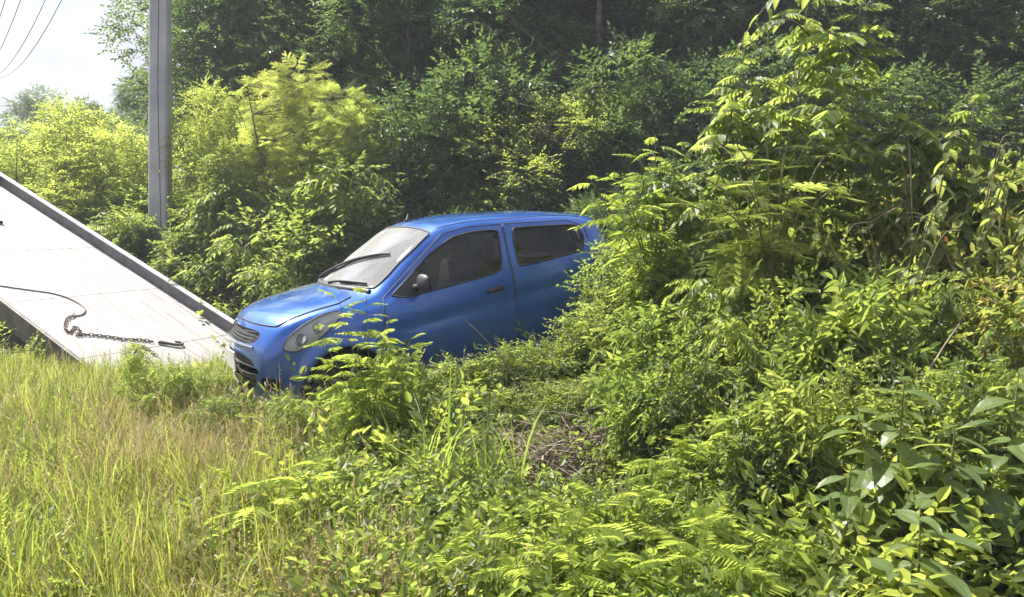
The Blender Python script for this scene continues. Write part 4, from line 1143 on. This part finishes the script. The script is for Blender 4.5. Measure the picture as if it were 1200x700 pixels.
# large-leaved plants in the corner
for i, (px, d, top, ns, lb) in enumerate(((1062, 3.15, 446, 3, 'large-leaved plant with a whorl of drooping glossy leaves in the lower corner'), (1000, 3.0, 548, 2, 'low large-leaved plant in the shade at the bottom of the thicket'), (1135, 2.95, 500, 3, 'large-leaved plant in front of the yellow shrubs by the picture edge'), (1195, 3.05, 440, 3, 'sunlit large-leaved plant cut by the right picture edge'), (1100, 2.6, 610, 2, 'small glossy large-leaved plant nearest the camera'))):
    x, y, z = at(px, d); h = top_at(top, d) - z; st = []
    r = np.random.default_rng(50 + i)
    for k in range(ns):
        a = r.uniform(0, 6.28); q = .03 if k == 0 else r.uniform(.12, .25); hh = h * (1 if k == 0 else r.uniform(.6, .85))
        st.append([(r.normal(0, .04), r.normal(0, .04), -.06), (q * .4 * math.cos(a), q * .4 * math.sin(a), hh * .5), (q * math.cos(a), q * math.sin(a), hh)])
    leafy('large_leaved_plant', lb, 'plant', (x, y, z), st, LM_BIG, 250 + i, per_m=38, f0=.25, elev=(-.5, .25), size=(.6, 1.35), r0=.008, group='large-leaved plants in the corner')
# feathery plants by the bumper and in the foreground
x, y, z = at(430, 5.0)
st = [[(r.normal(0, .04), r.normal(0, .04), -.08), limb(px, top, d) * np.array([.35, .35, .55]), limb(px, top, d)] for px, top, d in ((368, 388, 4.9), (396, 352, 4.9), (428, 345, 5.0), (456, 368, 4.9), (482, 396, 4.9), (380, 425, 4.7), (415, 402, 4.6), (466, 430, 4.7), (440, 445, 4.6), (400, 455, 4.5))]
leafy('feathery_plant', 'feathery green plant growing up in front of the front wheel of the car', 'plant', (x, y, z), st, LM_FEATG, 260, per_m=20, f0=.30, elev=(-.1, .6), size=(.45, .8), r0=.006)
FG = ((790, 3.7, 508), (850, 3.55, 500), (905, 3.5, 540), (760, 3.3, 560), (700, 3.2, 575), (640, 3.0, 600), (585, 3.1, 590), (820, 3.0, 590), (880, 2.9, 610), (690, 2.75, 640), (750, 2.7, 650), (620, 2.65, 655), (810, 2.65, 655), (560, 2.75, 640), (880, 2.6, 660), (940, 2.75, 645), (520, 2.6, 668), (445, 3.0, 625), (340, 3.4, 560), (300, 3.5, 555))
for i, (px, d, top) in enumerate(FG):
    x, y, z = at(px, d); h = max(.18, top_at(top, d) - z); r = np.random.default_rng(70 + i); st = []
    for k in range(4):
        a = r.uniform(0, 6.28); q = r.uniform(.02, .16)
        st.append([(0, 0, -.05), (q * .5 * math.cos(a), q * .5 * math.sin(a), h * .5), (q * math.cos(a), q * math.sin(a), h * r.uniform(.75, 1))])
    lb = 'feathery seedling among the low weeds in the foreground'
    if i == 1: lb = 'tall feathery seedling rising above the weeds below the brush pile'
    leafy('seedling', lb, 'seedling', (x, y, z), st, LM_SEED, 270 + i, per_m=15, f0=.35, elev=(.05, .75), size=(.5, .85), r0=.004, group='feathery seedlings in the foreground')

OV = ((780, 4.4, 450), (830, 4.5, 430), (895, 4.3, 440), (940, 4.2, 420), (760, 5.0, 400), (985, 4.5, 345), (1010, 4.2, 372), (1060, 4.6, 320), (560, 5.0, 455), (500, 4.5, 500), (440, 3.6, 545), (480, 3.4, 560), (540, 3.5, 560), (600, 3.6, 565), (520, 2.9, 610), (455, 2.8, 635), (580, 2.7, 645))
for i, (px, d, top) in enumerate(OV):
    x, y, z = at(px, d); h = max(.16, top_at(top, d) - z); r = np.random.default_rng(90 + i); st = []
    for k in range(4):
        a = r.uniform(0, 6.28); q = r.uniform(.03, .22) * min(1.3, h / .5)
        st.append([(0, 0, -.05), (q * .4 * math.cos(a), q * .4 * math.sin(a), h * .5), (q * math.cos(a), q * math.sin(a), h * r.uniform(.7, 1))])
    leafy('broadleaf_weed', 'broad-leaved green weed among the bushes at the foot of the thicket' if px > 740 else 'oval-leaved green weed in the low growth before the car', 'weed', (x, y, z), st, LM_OVAL, 500 + i, per_m=30, f0=.2, elev=(-.35, .35), size=(.6, 1.25) if d > 4 else (.4, .85), r0=.004, group='broad-leaved weeds')

# ------------------------------------------------------------------ leafy bushes round the car and in the thicket
PN = [proto('nearbush', 1.5, .70, 12, 760, .05, TW_SMALL, 'mid_leaf', 300 + k, stem='dead_twig', trunk_r=.013, nstem=6, lobe=(.28, .46), spread=.12) for k in range(3)]
PNY = [proto('nearyellow', 1.5, .70, 12, 600, .05, TW_MID, 'yellow_leaf', 310 + k, stem='dead_twig', trunk_r=.013, nstem=6, lobe=(.26, .44), spread=.12) for k in range(2)]
PND = [proto('neardark', 1.5, .75, 12, 620, .03, TW_MID, 'mid_leaf', 320 + k, stem='dead_twig', trunk_r=.013, nstem=6, lobe=(.28, .46), spread=.12) for k in range(2)]
PNB = [proto('nearbright', 1.5, .70, 11, 620, .05, TW_SMALL, 'bright_leaf', 330 + k, stem='green_stem', trunk_r=.012, nstem=6, lobe=(.26, .44), spread=.12) for k in range(2)]
rb = np.random.default_rng(11)
def bush(pr, px, d, top, label, group='bushes of the thicket', wide=1.0):
    p = at(px, d); h = max(.3, top_at(top, d) - p[2]); s = h / 1.5; q = max(s, .55) * wide
    plant('bush', pr, p, rb.uniform(0, 6.28), (q, q, s), label, 'bush', group)
bush(PNB[0], 738, 6.5, 262, 'yellow-green small-leaved bush covering the tail of the car', wide=.8)
bush(PNB[1], 705, 6.1, 345, 'bright low bush in front of the rear wheel', wide=.9)
bush(PN[0], 772, 6.0, 318, 'green bush beside the tail of the car, below the feathery branch')
PNP = [proto('nearpinnate', 1.5, .70, 12, 330, .05, [frond_pinnate(.24, 6, .062, .45, .5, .5, 44 + q) for q in range(3)], 'bright_leaf', 340 + k, stem='dead_twig', trunk_r=.012, nstem=6, lobe=(.28, .46), spread=.12) for k in range(2)]
PNL = [proto('nearlong', 1.5, .70, 12, 380, .05, TW_LONG, 'bright_leaf', 350 + k, stem='dead_twig', trunk_r=.012, nstem=6, lobe=(.28, .46), spread=.12) for k in range(2)]
SPEC = {'n': (PN, 'small-leaved green bush'), 'd': (PND, 'dark green leafy bush'), 'b': (PNB, 'bright yellow-green small-leaved bush'), 'y': (PNY, 'yellowing broad-leaved bush'), 'p': (PNP, 'lime-green bush with paired leaflets'), 'l': (PNL, 'bush with long hanging green leaves')}
ROWS = (('at the back of the thicket', 7.0, ((800, 232, 'd'), (870, 222, 'n'), (950, 212, 'd'), (1040, 196, 'l'), (1120, 188, 'n'), (1200, 200, 'd'))),
        ('high in the middle of the thicket', 5.8, ((790, 300, 'b'), (850, 268, 'l'), (920, 256, 'n'), (1000, 248, 'd'), (1080, 228, 'y'), (1160, 216, 'y'), (1235, 215, 'b'))),
        ('on the sunny face of the thicket', 5.0, ((762, 365, 'l'), (830, 312, 'p'), (892, 296, 'b'), (960, 288, 'd'), (1030, 300, 'p'), (1100, 288, 'y'), (1172, 282, 'b'), (1238, 270, 'y'))),
        ('low on the thicket slope', 4.25, ((752, 440, 'l'), (806, 402, 'd'), (862, 362, 'p'), (930, 338, 'd'), (1000, 332, 'l'), (1072, 326, 'd'), (1142, 320, 'p'), (1212, 310, 'y'))),
        ('behind the large-leaved plants', 3.65, ((826, 520, 'l'), (880, 486, 'd'), (938, 446, 'l'), (1002, 428, 'd'), (1088, 436, 'd'), (1160, 428, 'l'), (1222, 420, 'p'))))
for where, d, items in ROWS:
    for k, (px, top, sp) in enumerate(items):
        prs, what = SPEC[sp]
        same = [q for q, it in enumerate(items) if it[2] == sp]
        if len(same) > 1: what += {0: ' nearest the car', len(same) - 1: ' nearest the right edge'}.get(same.index(k), ' midway along')
        bush(prs[k % len(prs)], px, d + rb.uniform(-.18, .18), top, what + ' ' + where, wide=.72)
for i, (px, d, top) in enumerate(((505, 5.7, 432), (545, 5.75, 420), (590, 5.8, 408), (630, 5.9, 400), (672, 6.0, 392), (712, 5.9, 385), (530, 5.2, 465), (590, 5.3, 462), (650, 5.4, 450), (705, 5.3, 442), (755, 5.3, 425))):
    bush((PND + PN)[i % 5], px, d, top, 'low scrubby bush along the car side, %s from the bumper in the %s row' % (ORD[i if i < 6 else i - 6], 'inner' if i < 6 else 'outer'), 'low bushes along the car')
bush(PNB[0], 152, 6.0, 398, 'bright leafy weed bush in front of the lower end of the tow bed', 'weed bushes in the grass', .45)
bush(PNB[1], 222, 6.0, 428, 'small leafy weed bush between the tow bed and the bumper', 'weed bushes in the grass', .6)
bush(PNB[0], 255, 5.4, 462, 'green weed bush just below the front bumper', 'weed bushes in the grass', .7)
bush(PNB[1], 185, 5.8, 425, 'pale weed bush in the dry grass by the bed end', 'weed bushes in the grass', .6)

bush(PNP[0], 462, 5.15, 400, 'bright lime bush in front of the lower front door of the car', 'low bushes along the car', .5)
bush(PNB[0], 330, 5.0, 462, 'small pale-leaved weed bush before the bumper', 'weed bushes in the grass', .5)

# ------------------------------------------------------------------ grass, ground cover, dry brush
def grass_tuft(n, H, W, spread, mat, seed, lean=.5, heads=0):
    r = np.random.default_rng(seed); g = Geo()
    for k in range(n):
        b = np.array([r.normal(0, spread), r.normal(0, spread), -.02]); h = H * r.uniform(.55, 1.1); a = r.uniform(0, 6.28); ln = lean * r.uniform(.15, 1.0)
        t = np.linspace(0, 1, 6); cx = ln * h * t ** 1.9; z = h * (t - .30 * ln * t ** 3)
        d = np.array([math.cos(a), math.sin(a), 0]); s = np.array([-math.sin(a + r.normal(0, .5)), math.cos(a + r.normal(0, .5)), 0])
        wd = W * r.uniform(.6, 1.2) * np.array([.7, 1, .95, .75, .45, .05])
        C = b + d * cx[:, None] + np.array([0, 0, 1]) * z[:, None]
        V = np.empty((12, 3)); V[0::2] = C - s * wd[:, None] / 2; V[1::2] = C + s * wd[:, None] / 2
        tn = r.uniform(.1, .9)
        g.add(V, [(2 * i, 2 * i + 1, 2 * i + 3, 2 * i + 2) for i in range(5)], tn)
        if k < heads:
            for q in range(10):
                p = C[-1] + np.array([r.normal(0, .004), r.normal(0, .004), -.012 * q]); e = d * .012 + np.array([0, 0, .012])
                g.add([p, p + s * .004, p + e, p - s * .004], [(0, 1, 2, 3)], .95)
    return g.mesh('grass_tuft', MAT[mat])

def weed_clump(H, n, twigs, mat, seed):
    r = np.random.default_rng(seed); n_ = n
    P = np.stack([r.normal(0, .07, n_), r.normal(0, .07, n_), r.uniform(.02, .55, n_) * H], 1)
    D = r.normal(0, 1, (n_, 3)); D[:, 2] = np.abs(D[:, 2]) * .9 + .35
    g = merge_copies(twigs, r.integers(0, len(twigs), n_), frames(D, np.tile((0.1, .1, 1.), (n_, 1))), P, r.uniform(.6, 1.1, n_) * H / .38, .2)
    for k in range(5): g.add(*tube([(0, 0, -.03), P[k] * .6, P[k]], [.004, .003, .002], 3), .3)
    return g.mesh('weed_clump', MAT[mat])

def scatter(name, label, cat, meshes, P, seed, sc=(.75, 1.3), tilt=.12, pick=None):
    """one uncountable mass: instances of a few small clumps on the given points"""
    r = np.random.default_rng(seed); n = len(P)
    c = bpy.data.collections.new(name + '_clumps')
    for k, m in enumerate(meshes): c.objects.link(bpy.data.objects.new('%s_clump_%02d' % (name, k), m))
    me = bpy.data.meshes.new(name); me.vertices.add(n); me.vertices.foreach_set('co', np.asarray(P, np.float32).ravel())
    a = me.attributes.new('rot', 'FLOAT_VECTOR', 'POINT'); a.data.foreach_set('vector', np.stack([r.normal(0, tilt, n), r.normal(0, tilt, n), r.uniform(0, 6.28, n)], 1).astype(np.float32).ravel())
    a = me.attributes.new('scl', 'FLOAT', 'POINT'); a.data.foreach_set('value', r.uniform(*sc, n).astype(np.float32))
    a = me.attributes.new('pick', 'INT', 'POINT'); a.data.foreach_set('value', (r.integers(0, len(meshes), n) if pick is None else pick).astype(np.int32))
    ng = bpy.data.node_groups.new(name, 'GeometryNodeTree')
    ng.interface.new_socket('Geometry', in_out='INPUT', socket_type='NodeSocketGeometry'); ng.interface.new_socket('Geometry', in_out='OUTPUT', socket_type='NodeSocketGeometry')
    gi = ng.nodes.new('NodeGroupInput'); go = ng.nodes.new('NodeGroupOutput'); ip = ng.nodes.new('GeometryNodeInstanceOnPoints'); ci = ng.nodes.new('GeometryNodeCollectionInfo')
    ci.inputs['Collection'].default_value = c; ci.inputs['Separate Children'].default_value = True; ci.inputs['Reset Children'].default_value = True
    ip.inputs['Pick Instance'].default_value = True
    def na(nm, ty):
        q = ng.nodes.new('GeometryNodeInputNamedAttribute'); q.data_type = ty; q.inputs[0].default_value = nm; return q.outputs['Attribute']
    l = ng.links.new
    l(gi.outputs[0], ip.inputs['Points']); l(ci.outputs[0], ip.inputs['Instance']); l(na('pick', 'INT'), ip.inputs['Instance Index'])
    l(na('rot', 'FLOAT_VECTOR'), ip.inputs['Rotation']); l(na('scl', 'FLOAT'), ip.inputs['Scale'])
    ri = ng.nodes.new('GeometryNodeRealizeInstances'); l(ip.outputs[0], ri.inputs[0]); l(ri.outputs[0], go.inputs[0])
    o = link(name, me); m = o.modifiers.new('scatter', 'NODES'); m.node_group = ng
    return tag(o, label, cat, kind='stuff')

def brush(n, R0, H, seed, mat='dead_twig', L=(.3, .7), rad=.004):
    r = np.random.default_rng(seed); g = Geo()
    for k in range(n):
        a = r.uniform(0, 6.28); q = R0 * math.sqrt(r.uniform()); p = np.array([q * math.cos(a) * 1.5, q * math.sin(a), r.uniform(0, H) * (1 - .6 * q / R0)])
        d = np.array([r.normal(), r.normal(), r.normal() * .45]); d /= np.linalg.norm(d); l = r.uniform(*L) / 2; s = r.normal(0, .12, 3) * l
        g.add(*tube(spline([p - d * l, p + s, p + d * l], 5), np.linspace(rad, rad * .4, 5) * r.uniform(.5, 1.3), 3))
    return g.mesh('brush', MAT[mat])

def in_car(x, y, m=0.0):
    px = x - CAR_O[0]; py = y - CAR_O[1]; u = px * .8641 + py * .5034; v = -px * .5034 + py * .8641
    return (u > -.1 - m) & (u < 3.65 + m) & (np.abs(v) < .82 + m)

def in_bed(x, y, m=0.0):
    px = x - BE[0]; py = y - BE[1]; hd = bd[:2] / np.linalg.norm(bd[:2])
    u = px * hd[0] + py * hd[1]; v = px * bw[0] + py * bw[1]
    return (u > -.1 - m) & (v > -.1 - m) & (v < BW + .1 + m)

def field(n, pxr, dr, seed, dens=None, car_m=.05):
    """points on the ground inside a wedge of picture columns and distances"""
    r = np.random.default_rng(seed)
    d = np.sqrt(r.uniform(dr[0] ** 2, dr[1] ** 2, n)); px = r.uniform(*pxr, n)
    x = (px - 600) / 950 * d
    ok = ~in_car(x, d, car_m) & ~in_bed(x, d, .12)
    if dens is not None: ok &= r.uniform(0, 1, n) < dens(px, d)
    x = x[ok]; d = d[ok]
    return np.stack([x, d, ground_z(x, d)], 1)

GT = [grass_tuft(16, .42, .006, .035, 'grass', 400 + k, .55, heads=k % 2 * 3) for k in range(4)]
GG = [grass_tuft(14, .40, .008, .03, 'green_grass', 410 + k, .6) for k in range(3)]
GS = [grass_tuft(13, .46, .0058, .06, 'straw', 420 + k, .95, heads=4) for k in range(3)]
GTALL = [grass_tuft(16, .78, .011, .04, 'green_grass', 430 + k, .7) for k in range(2)]
def patch(px, d): return .62 + .38 * np.sin(px * .031 + d * 1.9) * np.sin(d * 2.7 - px * .017 + 1) + .25 * np.sin(px * .09 + 2) * np.sin(d * 6)
left = lambda px, d: np.clip((430 - px + (d - 3) * 10) / 130, 0, 1) * np.clip(patch(px, d), .12, 1)
scatter('grass', 'yellow-green long grass covering the bank in front of the tow bed', 'grass', GT, field(4200, (-160, 470), (1.9, 9.0), 1, left), 21, (.5, 1.25), .18)
scatter('green_grass', 'fresh green grass blades mixed through the bank', 'grass', GG, field(1500, (-160, 560), (1.9, 8.5), 2, lambda px, d: np.clip((520 - px) / 130, 0, 1)), 22, (.6, 1.1))
scatter('dry_grass', 'straw-coloured dry grass matted below the tow bed', 'grass', GS, np.concatenate([field(620, (90, 330), (4.2, 6.0), 3, lambda px, d: np.clip(patch(px * 1.7, d * 1.3), .1, 1)), field(420, (-100, 420), (2.2, 7.5), 4), field(120, (340, 480), (2.4, 3.0), 41)]), 23, (.6, 1.2), .35)
for i, (px, d, s) in enumerate(((488, 4.1, 1.15), (512, 4.0, .9), (592, 4.1, 1.1), (566, 4.0, .8), (542, 4.2, .9), (606, 4.2, .9))):
    o = link('grass_tuft', GTALL[i % 2]); o.location = at(px, d); o.rotation_euler = (0, 0, i * 1.3); o.scale = (s * 1.1, s * 1.1, s)
    tag(o, 'tall green grass tuft standing above the weeds before the brush pile', 'grass', 'tall grass tufts before the brush pile')
WC = [weed_clump(.30, 16, TW_SMALL, 'bright_leaf', 440 + k) for k in range(2)] + [weed_clump(.36, 12, TW_SMALL, 'mid_leaf', 445), weed_clump(.26, 10, TW_MID, 'mid_leaf', 446), weed_clump(.40, 7, [frond_pinnate(.2, 6, .035, .5, .4, .3, 47 + q) for q in range(3)], 'bright_leaf', 447)]
WCD = [weed_clump(.34, 14, TW_MID, 'mid_leaf', 450 + k) for k in range(3)]
scatter('grass_weeds', 'small leafy weeds showing between the grass stems', 'weeds', WC, field(420, (-140, 420), (2.0, 7.5), 51, lambda px, d: np.clip(1.1 - patch(px, d), 0, 1)), 28, (.5, 1.0), .2)
scatter('ground_weeds', 'low leafy green weeds carpeting the foreground', 'weeds', WC, field(1500, (330, 1000), (2.1, 4.9), 5, lambda px, d: np.clip((px - 330) / 80, 0, 1) * np.where((px < 470) & (d > 4.0), .25, 1) * np.where((px > 560) & (px < 770) & (d > 3.6), .12, 1)), 25, (.7, 1.3), .2)
scatter('shaded_weeds', 'darker leafy ground weeds under the bushes and round the car', 'weeds', WCD, np.concatenate([field(1500, (300, 1300), (4.6, 12.5), 6, lambda px, d: np.where((px > 550) & (px < 780) & (d < 5.3), .08, 1)), field(260, (930, 1300), (2.8, 4.6), 7), field(900, (-200, 440), (9.5, 18), 8)]), 26, (.8, 1.6), .2)

scatter('twig_litter', 'dead brown twigs and litter caught between the weeds', 'litter', [brush(26, .12, .16, 600 + k, L=(.15, .4), rad=.003) for k in range(3)], np.concatenate([field(130, (420, 900), (3.2, 5.4), 52), field(80, (560, 780), (3.8, 5.2), 53)]), 29, (.7, 1.3), .2)
scatter('fallen_straw', 'pale dead straw lying in the long grass', 'straw', GS, field(420, (-120, 520), (2.1, 7.0), 9), 27, (.5, 1.0), .95)

# dry brush pile and dead sticks
for px, d, R0, H, n, lb in ((652, 4.5, .42, .46, 620, 'pile of dry grey-brown brush in front of the car side'), (742, 4.7, .40, .44, 460, 'dead brush under the bushes next to the grey-brown pile'), (590, 4.6, .25, .25, 120, 'thin scatter of dead twigs by the tall grass tufts')):
    o = link('brush_pile', brush(n, R0, H, int(px))); o.location = at(px, d)
    tag(o, lb, 'brush pile', 'dry brush piles')
for i, (a, b) in enumerate((((1055, 5.0, 240), (985, 4.9, 292)), ((780, 4.6, 455), (700, 4.5, 500)), ((1130, 3.8, 380), (1085, 3.7, 470)), ((840, 5.4, 330), (800, 5.2, 420)), ((540, 5.3, 372), (600, 5.5, 440)))):
    A = np.array([(a[0] - 600) / 950 * a[1], a[1], top_at(a[2], a[1])]); B = np.array([(b[0] - 600) / 950 * b[1], b[1], top_at(b[2], b[1])])
    B2 = B + (B - A) * .6; B2[2] = min(B2[2], gz(B2[0], B2[1]) + .05)
    o = link('dead_stick', Geo().add(*tube(spline([B2, B, (A + B) / 2 + (0, 0, .03), A], 12), np.linspace(.009, .003, 12), 5)).mesh('dead_stick', MAT['dead_twig'], True))
    tag(o, ('bare dead stick slanting out below the feathery shrub', 'dead stick leaning on the brush pile', 'dead stick among the large-leaved plants', 'dead stick standing in the bushes by the car tail', 'thin dead stick leaning before the car door')[i], 'stick', 'dead sticks in the thicket')

# ------------------------------------------------------------------ thin volume added to stand in for veiling glare
def glare_veil(density):
    m, nt = new_mat('glare_veil_mat')
    v = N(nt, 'ShaderNodeVolumePrincipled'); v.inputs['Color'].default_value = (0.86, 0.92, 1.0, 1); v.inputs['Density'].default_value = density; v.inputs['Anisotropy'].default_value = 0.0
    o = N(nt, 'ShaderNodeOutputMaterial'); nt.links.new(v.outputs[0], o.inputs['Volume'])
    V, F = box(-420, 420, -210, 620, -4, 24)
    tag(link('glare_veil', mesh_np('glare_veil', V, F, m)), 'thin pale volume standing in for veiling glare over the roadside', 'glare_veil', kind='stuff')
VEIL = 0.0022
if VEIL > 0: glare_veil(VEIL)
